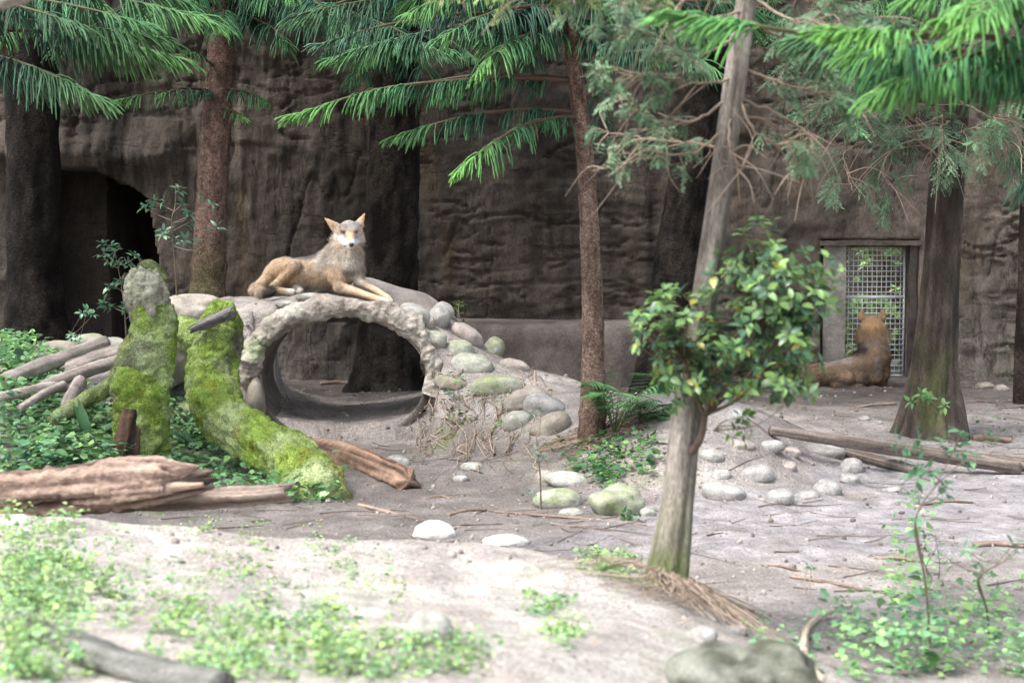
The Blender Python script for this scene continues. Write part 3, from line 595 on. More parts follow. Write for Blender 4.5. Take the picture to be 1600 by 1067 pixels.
# concha of the ears, eye sockets
V, Q = surface(pr, .0075); N = vnormals(V, Q)
TAN = (.46, .325, .205); CRM = (.58, .525, .45); GRY = (.27, .24, .21); WHT = (.74, .72, .68); BLK = (.03, .026, .024); ORG = (.48, .315, .175)
b_ = lambda cx, cz, y, r_, c, s: (w1(cx, cz, y), r_, c, s)
bl = [b_(560, 560, -.12, (.3, .2, .12), TAN, .7), b_(300, 540, -.1, (.2, .2, .16), ORG, .75), b_(200, 600, 0, (.12, .3, .12), TAN, .8),
      b_(470, 412, .03, (.24, .2, .07), (.12, .108, .104), .95), b_(330, 425, .05, (.2, .2, .05), (.25, .195, .15), .7), b_(560, 400, .04, (.06, .2, .06), (.05, .045, .05), .85),
      b_(590, 470, -.06, (.055, .2, .12), CRM, .8), b_(640, 450, -.06, (.07, .2, .09), (.30, .25, .20), .85), b_(670, 380, -.04, (.07, .2, .07), (.28, .25, .22), .8),
      b_(720, 580, -.16, (.12, .2, .14), TAN, .85), b_(740, 430, -.12, (.13, .2, .10), (.50, .43, .34), .9), b_(820, 460, -.12, (.1, .2, .10), (.56, .50, .41), .8), b_(800, 520, -.1, (.08, .2, .045), (.20, .165, .12), .6),
      b_(850, 590, -.05, (.08, .15, .09), CRM, .8), b_(480, 670, -.1, (.25, .2, .055), CRM, .85), b_(900, 695, -.32, (.28, .25, .06), (.44, .31, .185), .8), b_(1100, 748, -.47, (.09, .15, .05), CRM, .85),
      b_(300, 660, -.2, (.14, .1, .05), (.43, .30, .18), .8), b_(370, 678, -.21, (.045, .06, .03), WHT, .8),
      b_(250, 620, -.1, (.08, .15, .05), (.55, .42, .29), .5), b_(800, 190, -.1, (.13, .15, .07), (.25, .225, .205), .95), b_(800, 160, -.1, (.09, .15, .04), (.30, .265, .24), .8),
      b_(725, 285, -.1, (.08, .1, .055), (.50, .46, .41), .9), b_(866, 282, -.1, (.05, .1, .06), (.50, .46, .41), .9), b_(758, 248, -.15, (.035, .06, .02), (.32, .28, .24), .6),
      b_(690, 330, -.06, (.06, .1, .06), (.36, .32, .28), .7),
      b_(808, 275, -.2, (.026, .09, .05), (.42, .27, .15), .9), b_(805, 250, -.17, (.025, .05, .035), (.30, .235, .18), .7), b_(780, 318, -.2, (.052, .15, .042), WHT, .95), b_(846, 318, -.2, (.045, .15, .042), WHT, .95), b_(812, 352, -.22, (.05, .1, .02), WHT, .9), b_(808, 280, -.22, (.021, .12, .05), (.46, .31, .19), .92),
      b_(768, 345, -.2, (.016, .1, .006), BLK, .8), b_(812, 352, -.25, (.04, .06, .006), BLK, .75),
      b_(650, 175, -.06, (.065, .06, .06), ORG, .85), b_(888, 145, -.06, (.05, .06, .06), (.58, .37, .21), .85), b_(672, 198, -.1, (.022, .05, .03), (.20, .13, .09), .7), b_(884, 172, -.1, (.012, .05, .02), (.72, .62, .5), .6),
      b_(755, 242, -.17, (.027, .04, .017), (.05, .035, .03), .95), b_(849, 242, -.17, (.023, .04, .017), (.05, .035, .03), .95),
      b_(222, 688, -.20, (.09, .16, .09), BLK, .97), b_(150, 680, -.13, (.06, .1, .05), (.20, .14, .10), .7), b_(100, 660, -.06, (.06, .12, .08), (.28, .20, .14), .75)]
C = paint(V, (.42, .325, .235), bl)*A([1.06, 1.09, 1.14])*(1+.22*fbm(V*A([22, 22, 34]), 3))[:, None]
wolf1 = root('wolf', W1, 'tan and grey wolf lying on top of the arch with head up', 'wolf', None)
mb = MB(); mb.add(V+W1, Q, C); obj('body', mb, M_FUR, wolf1)
def flow1(p):
    f = np.tile(A([-.9, .1, -.35]), (len(p), 1)); hd = p-w1(800, 240, -.1)
    nearh = np.linalg.norm(hd*A([1, .8, 1]), axis=1) < .19; f[nearh] = hd[nearh]*A([1.6, .5, 1])+A([0, .05, -.04])
    ruff = (p[:, 0] > .22) & (p[:, 2] > .15) & ~nearh; f[ruff] = A([-.35, -.1, -1.])
    leg = (p[:, 0] > .42) & (p[:, 2] < .12); f[leg] = A([1, -.3, -.3]); return f
def len1(p):
    L = np.full(len(p), .024); hd = np.linalg.norm(p-w1(800, 250, -.12), axis=1); L[(p[:, 0] > .12) & (p[:, 2] > .15)] = .046
    L[hd < .17] = .020; L[np.linalg.norm(p-w1(810, 285, -.2), axis=1) < .12] = .007
    L[(p[:, 0] > .36) & (p[:, 2] < .07)] = .009; L[(p[:, 0] < -.3) & (p[:, 2] < .1)] = .034
    ear_ = (p[:, 2] > w1(0, 185, 0)[2]) | ((p[:, 0] < w1(690, 0, 0)[0]) & (p[:, 2] > w1(0, 240, 0)[2])); L[ear_] = .006; L[(p[:, 2] < .06) & (p[:, 0] > -.1) & (p[:, 0] < .25)] = .04
    return L
fm = fur(V, Q, C, N, 70000, flow1, len1, 3); fm.v = [x+W1 for x in fm.v]; tag(obj('coat', fm, M_FUR, wolf1, smooth=False), kind='stuff')
for ex, ey in ((757, -.186), (847, -.186)):
    e = obj('eye', ball(w1(ex, 243, ey)+W1, (.0105, .008, .0085), (.16, .085, .025)), M_EYE, wolf1); obj('pupil', ball(w1(ex+1, 243, ey-.005)+W1, (.005, .005, .006), (.01, .01, .01)), M_EYE, e)
obj('nose', ball(w1(824, 335, -.292)+W1, (.022, .017, .018), (.018, .016, .016)), M_NOSE, wolf1)
for cx_, cz_, y_ in [(1120, 764, -.527), (1134, 770, -.523), (1146, 780, -.51), (1128, 742, -.405)]: obj('claw', ball(w1(cx_+6, cz_+2, y_)+W1, (.009, .006, .006), (.03, .025, .025)), M_NOSE, wolf1)

# --- the wolf at the gate, seen from behind
K2 = .00233; W2 = A([P(1319, 603, 19.6)[0], 19.6, 0.]); W2[2] = hgt(W2[0], W2[1])-.01
def w2(cx, cz, y): return A([(cx-500)*K2, y, (825-cz)*K2])
s_ = lambda *a, **k: seg(w2, *a, **k)
pr = [s_((335, 768, -.05), (470, 752, -.05), .125, .128, .05), s_((470, 752, -.05), (620, 712, .05), .128, .165, .05), s_((620, 712, .05), (665, 690, .12), .16, .16, .06),
      s_((655, 670, .12), (656, 610, .17), .165, .148, .07), s_((656, 610, .18), (657, 560, .22), .148, .14, .06), s_((657, 560, .22), (657, 522, .24), .135, .10, .04), s_((655, 520, .24), (655, 515, .28), .10, .09, .04), s_((655, 535, .3), (660, 550, .42), .06, .035, .03),
      s_((615, 545, .22), (594, 578, .2), .06, .05, .05), s_((700, 545, .22), (722, 578, .2), .06, .05, .05), s_((590, 770, .0), (690, 765, .1), .11, .10, .06), s_((360, 790, -.06), (560, 785, -.06), .10, .10, .06),
      s_((608, 488, .25), (600, 449, .25), .058, .012, .02, fd=(0, 1, 0), fs=2.2), s_((705, 485, .25), (711, 445, .25), .058, .012, .02, fd=(0, 1, 0), fs=2.2),
      s_((700, 690, .12), (712, 760, .18), .075, .042, .03), s_((712, 760, .18), (712, 812, .20), .042, .036, .02), s_((712, 812, .20), (716, 815, .27), .036, .032, .02),
      s_((640, 700, -.02), (655, 775, -.04), .095, .07, .05), s_((655, 780, -.04), (690, 806, .05), .055, .04, .03),
      s_((395, 752, -.13), (500, 775, -.2), .12, .075, .03), s_((520, 785, -.18), (440, 808, -.20), .05, .04, .03), s_((450, 812, -.2), (560, 815, -.2), .035, .028, .02),
      s_((310, 785, -.08), (280, 808, -.02), .06, .05, .04), s_((280, 808, -.02), (330, 815, -.18), .045, .03, .03)]
V, Q = surface(pr, .010); N = vnormals(V, Q); b_ = lambda cx, cz, y, r_, c, s: (w2(cx, cz, y), r_, c, s)
bl = [b_(420, 690, 0, (.35, .3, .08), (.46, .38, .29), .75), b_(540, 650, .02, (.18, .4, .07), (.10, .07, .05), .85), b_(592, 625, .08, (.07, .4, .09), (.06, .045, .04), .85), b_(450, 676, .05, (.25, .1, .03), (.10, .075, .06), .6),
      b_(500, 760, -.2, (.4, .2, .14), (.33, .21, .12), .75), b_(400, 700, -.1, (.1, .2, .05), (.45, .36, .27), .6), b_(662, 715, -.05, (.06, .2, .13), (.38, .29, .21), .5), b_(690, 640, 0, (.08, .2, .05), (.22, .15, .10), .6), b_(480, 800, -.2, (.08, .1, .05), (.30, .23, .18), .7),
      b_(560, 800, -.2, (.2, .1, .03), (.12, .08, .05), .7), b_(600, 770, -.15, (.06, .2, .08), (.20, .13, .08), .7), b_(655, 520, .1, (.17, .3, .09), (.42, .235, .10), .8), b_(720, 570, .1, (.06, .2, .07), (.52, .37, .23), .7), b_(655, 605, .05, (.15, .25, .06), (.30, .215, .14), .8), b_(655, 480, .2, (.10, .2, .035), (.24, .15, .085), .7),
      b_(597, 475, .25, (.035, .1, .06), (.40, .20, .09), .9), b_(711, 470, .25, (.035, .1, .06), (.40, .20, .09), .9), b_(290, 800, -.05, (.07, .2, .05), (.08, .06, .05), .8), b_(712, 790, .18, (.06, .1, .1), (.42, .27, .14), .8)]
C = paint(V, (.30, .19, .105), bl)*A([.84, .92, 1.08])*(1+.35*fbm(V*A([16, 16, 24]), 3))[:, None]
wolf2 = root('wolf', W2, 'brown wolf sitting with its back turned, facing the wire gate', 'wolf', None)
mb = MB(); mb.add(V+W2, Q, C); obj('body', mb, M_FUR, wolf2)
def flow2(p):
    f = np.tile(A([-.9, -.2, -.3]), (len(p), 1)); f[p[:, 2] > .35] = A([0, -.3, -1.]); return f
def len2(p):
    L = np.full(len(p), .04); L[(p[:, 2] > .4)] = .07; L[p[:, 2] > .70] = .014; return L
fm = fur(V, Q, C, N, 45000, flow2, len2, 5); fm.v = [x+W2 for x in fm.v]; tag(obj('coat', fm, M_FUR, wolf2, smooth=False), kind='stuff')

# ------------------------------------------------------------------ trees
def trunk_path(pts, n=90): return spline([P(*p) if len(p) == 3 and p[2] > 5 else A(p) for p in pts], n)
def bark_col(V, nz, c0, c1, moss=None, mz=(0, .6), seed=0, mossc=(.10, .13, .035)):
    c = mix(c0, c1, S(nz*.8+.5*fbm(V*4+seed, 3), -.35, .35))
    if moss: c = mix(c, mossc, np.clip(moss*(1-S(V[:, 2], *mz))*S(fbm(V*2.5+seed+3, 4), -.25, .25), 0, .9))
    return c
def tree(name, label, pts, radii, c0, c1, seg=44, disp=.12, fa=2.2, fl=2.5, mat=M_BARK, moss=None, mz=(0, .6), seed=1, rings=0, flare=0., ridged=False, cat='tree', root_lobes=0, n=110):
    path = trunk_path(pts, n); base = path[0].copy()
    r = np.interp(np.linspace(0, 1, n), np.linspace(0, 1, len(radii)), radii)
    if rings:
        s = np.r_[0, np.cumsum(np.linalg.norm(np.diff(path, axis=0), axis=1))]
        for k in np.arange(.35, s[-1], rings): r = r*(1+.13*np.exp(-((s-k-.06*math.sin(k*9))/.025)**2))
    V, F, nz, al, an = tube(path, r, seg, disp, fa, fl, seed, oct=5, ridged=ridged)
    if flare or root_lobes:
        f = np.exp(-al/.32); k = 1+flare*f*(1+(.55*np.cos(an*root_lobes+seed) if root_lobes else 0))
        ctr = np.vstack([np.repeat(path, seg, 0), path[0], path[-1]]); V = ctr+(V-ctr)*A([1, 1, .6])*k[:, None] + (V-ctr)*A([0, 0, .4])
    C = bark_col(V, nz, c0, c1, moss, (base[2]+mz[0], base[2]+mz[1]), seed)
    t = root(name, base, label, cat); mb = MB(); mb.add(V, F, C); obj('trunk', mb, mat, t)
    return t, path
def at_h(path, z): return A([np.interp(z, path[:, 2], path[:, i]) for i in range(3)])

OLD = A([.026, .090, .056]); MID = A([.042, .145, .064]); YNG = A([.15, .36, .07])
def bough(p0, p1, lift=.15, n=90, slen=.26, young=.5, seed=0, droop=1., old=OLD, K=8, needles=12, rad=.0062, bare=.1, sub=0):
    n = int(n*1.25); rad *= .9; droop *= 1.15
    """a pine bough: drooping rope-like branchlets in two rows along an axis, needles on each"""
    r = np.random.default_rng(seed); p0 = A(p0, float); p1 = A(p1, float); L = np.linalg.norm(p1-p0)
    mid = (p0+p1)/2+A([0, 0, lift*L]); tt = np.linspace(0, 1, 24)[:, None]
    axis = (1-tt)**2*p0+2*tt*(1-tt)*mid+tt**2*p1; axis += .02*L*np.stack([fbm(np.c_[tt*3, tt*0+i, tt*0+seed], 2) for i in range(3)], -1)*tt
    mb = MB(); V, F, nz, al, an = tube(axis, np.linspace(.016+.004*L, .006, 24), 6); mb.add(V, F, mix((.10, .06, .04), (.07, .10, .03), np.clip(al/L, 0, 1)**3))
    t = r.uniform(bare, 1, n*2); t = np.sort(t[(vn(np.c_[t*11+seed, t*0, t*0]) > -.45+.5*(1-r.random(len(t)))) | (t > .85)]); t = np.sort(r.choice(t, min(n, len(t)), replace=False)); n = len(t); i = np.clip((t*23).astype(int), 0, 22); f = (t*23-i)[:, None]
    b = axis[i]*(1-f)+axis[i+1]*f; T = nrm(axis[i+1]-axis[i]); side = nrm(np.cross(T, A([0, 0, 1.])))*np.where(np.arange(n) % 2, 1, -1)[:, None]
    tipw = S(t, .72, 1.)[:, None]; ang = r.uniform(.45, 1.3, n)[:, None]
    d0 = nrm(T*(.45+.9*tipw)+side*ang*(1-.55*tipw)+A([0, 0, 1])*(r.uniform(-.15, .5, n)[:, None])+.12*r.normal(size=(n, 3)))
    ln = slen*r.uniform(.5, 1.25, n)*(1-.45*S(t, .8, 1.))*(.75+.25*S(t, bare, .35))
    g = droop*(1.9-1.35*tipw[:, 0])*r.uniform(.75, 1.3, n)
    pts = np.zeros((n, K, 3)); pts[:, 0] = b; d = d0
    for k in range(1, K):
        d = nrm(d0+A([0, 0, -1])*(g*1.25*(k/(K-1)))[:, None]+.12*r.normal(size=(n, 3))); pts[:, k] = pts[:, k-1]+d*(ln/(K-1))[:, None]
    yc = np.clip(young*(S(t, .55, 1.)[:, None]*.9+.35*np.linspace(0, 1, K)[None]**2*r.uniform(.2, 1.6, (n, 1)))+.0, 0, 1)
    base = old*(1+.35*r.normal(size=(n, 1))).clip(.5, 1.8)
    cs = base[:, None]*(1-yc[..., None])+YNG*yc[..., None]; cs = cs*(1+.18*r.normal(size=(n, K, 1))).clip(.6, 1.5)
    # dead brown strand now and then
    dead = r.random(n) < .03*(t < .5); cs[dead] = A([.13, .08, .045])
    Tn = nrm(np.gradient(pts, axis=1)); N_ = nrm(np.cross(Tn, side[:, None]+A([0, .01, .02]))); B_ = np.cross(Tn, N_)
    rr = rad*np.r_[.8, np.ones(K-2), .35][None]*r.uniform(.8, 1.25, (n, K)); th = np.arange(4)*np.pi/2
    V = pts[:, :, None]+rr[..., None, None]*(np.cos(th)[None, None, :, None]*N_[:, :, None]+np.sin(th)[None, None, :, None]*B_[:, :, None])
    gf = grid_faces(K, 4, True); Fq = (gf[None]+(np.arange(n)*K*4)[:, None, None]).reshape(-1, 4)
    mb.add(V.reshape(-1, 3), Fq, np.repeat(cs.reshape(-1, 3), 4, 0))
    if needles:
        u = r.uniform(.03, .97, (n, needles))*(K-1); k = u.astype(int).clip(0, K-2); fr = (u-k)[..., None]; ii = np.arange(n)[:, None]
        q0 = pts[ii, k]*(1-fr)+pts[ii, k+1]*fr; tn = Tn[ii, k]; an = r.uniform(0, 2*np.pi, (n, needles, 1))
        rad_d = np.cos(an)*N_[ii, k]+np.sin(an)*B_[ii, k]; tip = q0+(tn*.9+rad_d*.75)*rad*r.uniform(1.9, 3., (n, needles, 1)); wd_ = np.cross(tn, rad_d)*rad*.33
        V = np.stack([q0-wd_, q0+wd_, tip], 2).reshape(-1, 3); cc = cs[ii, k]; mb.add(V, np.arange(len(V)).reshape(-1, 3), np.repeat((cc*1.15).reshape(-1, 3), 3, 0))
    return mb
PROTO = []
def add_bough(t, p0, p1, **k):
    o = obj('branch', bough(p0, p1, **k), M_NEEDLE, t); return o
seedc = [100]
def B(t, path, pxy, end, lift=.12, **k):
    """bough of tree t from its trunk at the height where the trunk passes pixel row pxy to the pixel and depth of its tip"""
    ys = path[:, 1]; prow = 533.5-FPX*np.array([((p[2]-CZ)*cp+p[1]*sp)/(p[1]*cp-(p[2]-CZ)*sp) for p in path])
    i = np.argmin(np.abs(prow-pxy)); seedc[0] += 1
    return add_bough(t, path[i], P(*end), lift=lift, seed=seedc[0], **k)

# the trunks
def gz(px, py): return g1(px, py)
def foot(px, Y): x = (px-800)/FPX*Y; return (x, Y, float(hgt(x, Y))-.12)
def top(px, py, Y, z=8.): p = P(px, py, Y); return p
tL, pL = tree('shaggy_tree', 'massive dark shaggy trunk beside the cave mouth', [foot(60, 17.6), (55, 420, 17.6), (52, 200, 17.6), (50, 0, 17.6), (48, -250, 17.6), (48, -600, 17.6)], [.30, .27, .265, .26, .22, .12], (.007, .006, .0055), (.024, .020, .017), disp=.16, fl=5, fa=3, mat=M_BARKR, seed=2, flare=.3)
tA, pA = tree('ringed_pine', 'reddish brown pine trunk with raised rings left of the resting wolf', [foot(318, 17.9), (330, 330, 17.9), (341, 150, 17.9), (350, 0, 17.9), (358, -250, 17.9), (362, -650, 17.9)], [.20, .165, .147, .132, .11, .05], (.13, .085, .068), (.25, .165, .135), disp=.07, fl=9, fa=4, mat=M_BARKR, moss=.95, mz=(.2, 1.7), seed=3, rings=.42, cat='tree')
tB, pB = tree('shaggy_tree', 'thick black shaggy trunk with flared foot behind the resting wolf', [foot(602, 19.2), (606, 520, 19.2), (613, 330, 19.2), (618, 160, 19.2), (622, 0, 19.2), (628, -300, 19.2), (632, -650, 19.2)], [.36, .325, .29, .275, .26, .2, .1], (.012, .010, .009), (.05, .042, .035), disp=.14, fl=7, fa=4, mat=M_BARKR, seed=4, flare=.42, root_lobes=5)
tD, pD = tree('shaggy_tree', 'black leaning trunk behind the leafy bush', [foot(1042, 18.6), (1050, 480, 18.6), (1075, 300, 18.6), (1098, 150, 18.6), (1118, 0, 18.6), (1150, -300, 18.6), (1180, -650, 18.6)], [.33, .28, .235, .215, .2, .15, .08], (.010, .009, .008), (.04, .033, .028), disp=.14, fl=7, fa=4, mat=M_BARKR, seed=5, flare=.4, root_lobes=4)
tC, pC = tree('slim_pine', 'slim brown pine rising from the mound beside a fern', [foot(925, 13.5), (927, 560, 13.5), (923, 400, 13.5), (915, 260, 13.5), (903, 150, 13.5), (893, 60, 13.5), (885, -80, 13.5), (875, -350, 13.5), (870, -600, 13.5)], [.105, .088, .078, .070, .064, .06, .055, .04, .02], (.12, .08, .062), (.24, .165, .13), seg=32, disp=.10, fl=10, fa=3, mat=M_BARKR, seed=6, rings=.36, moss=.3, mz=(0, .5), flare=.2)
eb = g1(1036, 918)
tE, pE = tree('leaning_tree', 'leaning bare grey brown trunk with a green foot on the near mound', [tuple(eb+A([0, .05, -.15])), tuple(P(1058, 790, 7.55)), tuple(P(1073, 650, 7.6)), tuple(P(1096, 500, 7.65)), tuple(P(1118, 350, 7.7)), tuple(P(1139, 200, 7.75)), tuple(P(1158, 60, 7.8)), tuple(P(1178, -80, 7.8)), tuple(P(1210, -400, 7.8)), tuple(P(1240, -900, 7.8))], [.098, .070, .066, .058, .053, .051, .047, .044, .036, .02], (.115, .098, .083), (.26, .23, .20), seg=48, disp=.16, fl=1.3, fa=2.6, mat=M_BARK, moss=.85, mz=(.05, .75), seed=7, flare=.22)
tF, pF = tree('split_foot_tree', 'broad dark brown trunk with a split foot beside the wire gate', [foot(1456, 15.9), (1459, 600, 15.9), (1470, 430, 15.9), (1482, 250, 15.9), (1492, 100, 15.9), (1500, -60, 15.9), (1510, -350, 15.9), (1520, -700, 15.9)], [.26, .215, .178, .155, .15, .14, .11, .05], (.035, .028, .024), (.10, .08, .066), seg=56, disp=.22, fl=.9, fa=2.4, mat=M_BARK, seed=8, flare=.35, root_lobes=3, moss=.35, mz=(.2, 2.0))
_ft = P(1494, 694, 15.62); _ft[2] = hgt(_ft[0], _ft[1])-.1
_V, _F, _n, _a, _b = tube(spline([P(1474, 470, 15.86), P(1481, 570, 15.80), P(1486, 630, 15.72), _ft], 50), np.interp(np.linspace(0, 1, 50), [0, .5, 1], [.07, .10, .15]), 32, .25, 2.2, 1.2, 8, oct=5)
_mb = MB(); _mb.add(_V, _F, bark_col(_V, _n, (.035, .028, .024), (.10, .08, .066))); obj('root', _mb, M_BARK, tF)
tR, pR = tree('dark_tree', 'dark trunk at the far end of the rock wall beyond the split trunk', [foot(1606, 18.0), (1609, 420, 18.0), (1614, 200, 18.0), (1618, 0, 18.0), (1626, -500, 18.0)], [.14, .12, .11, .10, .05], (.02, .016, .014), (.06, .048, .04), disp=.15, fl=5, mat=M_BARKR, seed=9)
nb = [foot(1830, 7.2), (1826, 500, 7.2), (1822, 200, 7.2), (1815, 0, 7.2), (1810, -400, 7.2), (1805, -900, 7.2)]
tN, pN = tree('near_pine', 'pine whose bright green boughs reach in over the wire gate', nb, [.12, .10, .09, .08, .06, .03], (.08, .052, .04), (.16, .11, .085), seg=24, disp=.1, fl=8, mat=M_BARKR, seed=10, rings=.4)
tM, pM = tree('near_pine', 'pine whose dark boughs hang over the cave corner', [foot(-260, 12.5), (-255, 400, 12.5), (-250, 100, 12.5), (-246, -100, 12.5), (-240, -500, 12.5), (-235, -900, 12.5)], [.17, .15, .13, .12, .09, .03], (.08, .052, .04), (.16, .11, .085), seg=24, disp=.1, fl=8, mat=M_BARKR, seed=11, rings=.4)

DK = A([.018, .058, .042]); BL = A([.04, .10, .08]); GN = A([.035, .12, .045])
# boughs that show in the photograph
B(tC, pC, 128, (450, 180, 13.0), .10, n=190, slen=.25, young=.75, old=MID)
B(tC, pC, 178, (610, 214, 13.2), .12, n=130, slen=.22, young=.45, old=OLD)
B(tC, pC, 182, (712, 268, 12.5), .16, n=120, slen=.24, young=.8, old=MID)
B(tC, pC, 128, (555, 150, 13.9), .10, n=130, slen=.26, young=.3, old=OLD)
B(tC, pC, 60, (742, 118, 12.4), .22, n=120, slen=.27, young=.7, old=MID)
B(tC, pC, 70, (1015, 88, 13.0), .22, n=110, slen=.30, young=.45, old=OLD)
B(tC, pC, 70, (1120, 110, 12.6), .16, n=130, slen=.30, young=.35, old=OLD)
B(tC, pC, 100, (945, 205, 14.3), .35, n=70, slen=.22, young=.15, old=BL)
B(tC, pC, 40, (520, 95, 13.6), .12, n=190, slen=.28, young=.4, old=OLD)
B(tC, pC, 20, (690, 60, 12.3), .15, n=120, slen=.28, young=.4, old=OLD)
B(tC, pC, -30, (640, 20, 12.6), .15, n=140, slen=.28, young=.5, old=MID)
B(tC, pC, -20, (1060, 50, 13.4), .15, n=120, slen=.28, young=.3, old=OLD)
B(tC, pC, -60, (470, 30, 13.8), .12, n=180, slen=.3, young=.25, old=OLD)
B(tC, pC, 30, (820, 110, 14.8), .2, n=80, slen=.26, young=.2, old=BL)
B(tC, pC, -60, (1180, 20, 13.6), .12, n=150, slen=.3, young=.25, old=OLD)
B(tA, pA, 20, (690, 80, 15.5), .14, n=240, slen=.40, young=.25, old=A([.028, .078, .058]))
B(tA, pA, 0, (560, 60, 15.2), .15, n=200, slen=.42, young=.2, old=OLD)
B(tA, pA, 10, (90, 70, 15.6), .14, n=200, slen=.40, young=.25, old=OLD)
B(tA, pA, -20, (230, 40, 15.0), .14, n=160, slen=.38, young=.35, old=MID)
B(tA, pA, 30, (450, 70, 16.4), .14, n=120, slen=.36, young=.25, old=OLD)
B(tA, pA, 150, (188, 158, 17.2), .10, n=70, slen=.20, young=.6, old=OLD)
B(tA, pA, 150, (252, 150, 17.0), .12, n=45, slen=.20, young=.5, old=OLD)
B(tA, pA, 110, (288, 80, 17.2), .10, n=30, slen=.18, young=.7, old=MID)
B(tA, pA, 140, (415, 158, 17.4), .12, n=60, slen=.20, young=.5, old=OLD)
B(tA, pA, 170, (382, 184, 17.5), .1, n=24, slen=.14, young=.9, old=MID)
B(tB, pB, 20, (500, 90, 17.6), .15, n=110, slen=.32, young=.25, old=OLD)
B(tB, pB, 60, (740, 90, 17.5), .15, n=110, slen=.32, young=.25, old=DK)
B(tB, pB, 90, (690, 150, 17.4), .15, n=90, slen=.30, young=.25, old=OLD)
B(tB, pB, 100, (545, 130, 17.5), .15, n=80, slen=.30, young=.2, old=OLD)
B(tM, pM, 30, (255, 68, 12.0), .08, n=190, slen=.34, young=.35, old=DK)
B(tM, pM, 60, (285, 92, 12.4), .10, n=200, slen=.34, young=.5, old=DK)
B(tM, pM, 90, (168, 160, 11.6), .16, n=170, slen=.32, young=.4, old=A([.024, .065, .055]))
B(tM, pM, 60, (70, 130, 12.2), .16, n=150, slen=.34, young=.1, old=DK)
B(tM, pM, 0, (330, 30, 11.8), .10, n=200, slen=.34, young=.5, old=OLD)
B(tM, pM, 10, (120, 40, 11.2), .10, n=150, slen=.34, young=.2, old=DK)
B(tM, pM, -50, (300, 0, 13.), .10, n=200, slen=.34, young=.3, old=OLD)
NG = A([.05, .18, .075])
B(tN, pN, 150, (1062, 30, 6.7), .04, n=260, slen=.26, young=.62, old=NG, droop=.85, rad=.0052)
B(tN, pN, 110, (1290, 54, 6.5), .06, n=170, slen=.21, young=.95, old=NG, droop=.7, rad=.0052)
B(tN, pN, 60, (1370, 150, 6.8), .14, n=160, slen=.22, young=.7, old=NG, rad=.0052)
B(tN, pN, 30, (1470, 30, 6.4), .16, n=120, slen=.2, young=.8, old=NG, droop=.8, rad=.005)
B(tN, pN, -20, (1480, 62, 6.3), .20, n=130, slen=.21, young=.85, old=NG, droop=.8, rad=.005)
B(tN, pN, -20, (1500, 15, 6.7), .14, n=110, slen=.2, young=.8, old=NG, droop=.8, rad=.005)
B(tN, pN, 140, (1330, 82, 7.2), .08, n=200, slen=.25, young=.5, old=NG, rad=.005)
B(tN, pN, 120, (1240, 60, 7.4), .06, n=200, slen=.25, young=.3, old=BL, rad=.005)
B(tN, pN, 100, (1602, 285, 7.6), .40, n=120, slen=.26, young=.1, old=BL, rad=.005)
B(tN, pN, 0, (1420, 0, 7.), .12, n=150, slen=.24, young=.6, old=MID, rad=.005)
rb = np.random.default_rng(77)      # the dense skirt of foliage along the top
for (t, path), lo, hi, y0_, y1_, Y0_, Y1_, cnt in [((tC, pC), 430, 860, -10, 75, 12.4, 14.2, 8), ((tC, pC), 930, 1200, -10, 60, 12.6, 14.2, 4), ((tA, pA), 120, 620, -10, 50, 15.2, 17., 9), ((tB, pB), 420, 860, -10, 110, 17.2, 18.6, 8), ((tM, pM), -40, 300, -20, 60, 11.5, 13., 4), ((tL, pL), -60, 260, -20, 110, 15.8, 17., 6), ((tD, pD), 900, 1340, -10, 70, 16.8, 18., 8), ((tF, pF), 1300, 1650, -10, 80, 14.5, 15.6, 4)]:
    for k in range(cnt):
        e_ = (rb.uniform(lo, hi), rb.uniform(y0_, y1_), rb.uniform(Y0_, Y1_)); B(t, path, e_[1]-rb.uniform(15, 60), e_, rb.uniform(.08, .18), n=int(rb.uniform(90, 150)), slen=rb.uniform(.26, .36), young=rb.uniform(.1, .5), old=[OLD, MID, BL, DK][rb.integers(4)], K=7, needles=8)
# higher boughs, out of the frame, that shade the back of the enclosure
protos = [bough((0, 0, 0), (2.6, 0, -.25), lift=.14, n=110, slen=.34, young=.3, seed=900+i, K=6, needles=4, rad=.010).mesh('branch') for i in range(3)]
for m_ in protos: m_.materials.append(M_NEEDLE)
rr_ = np.random.default_rng(5)
for t, path, zs, cnt in [(tL, pL, (4.6, 7.5), 20), (tA, pA, (4.9, 7.6), 18), (tB, pB, (4.9, 7.8), 20), (tD, pD, (5.2, 7.8), 18), (tC, pC, (4.6, 7.0), 20), (tF, pF, (5.4, 8.0), 18), (tR, pR, (4.4, 6.0), 14), (tN, pN, (4.2, 5.6), 8), (tM, pM, (4.4, 6.6), 14)]:
    for k in range(cnt):
        z = zs[0]+(zs[1]-zs[0])*(k+.5)/cnt; p = at_h(path, min(z, path[-1, 2]-.05)); a_ = k*2.4+rr_.uniform(-.3, .3)
        o = bpy.data.objects.new('branch', protos[k % 3]); COL.objects.link(o); o.parent = t; o.location = p-A(t.location)
        s__ = rr_.uniform(.9, 1.35)*(1.15-.4*k/cnt); o.scale = (s__,)*3; o.rotation_euler = (rr_.uniform(-.15, .15), rr_.uniform(-.12, .10), a_)

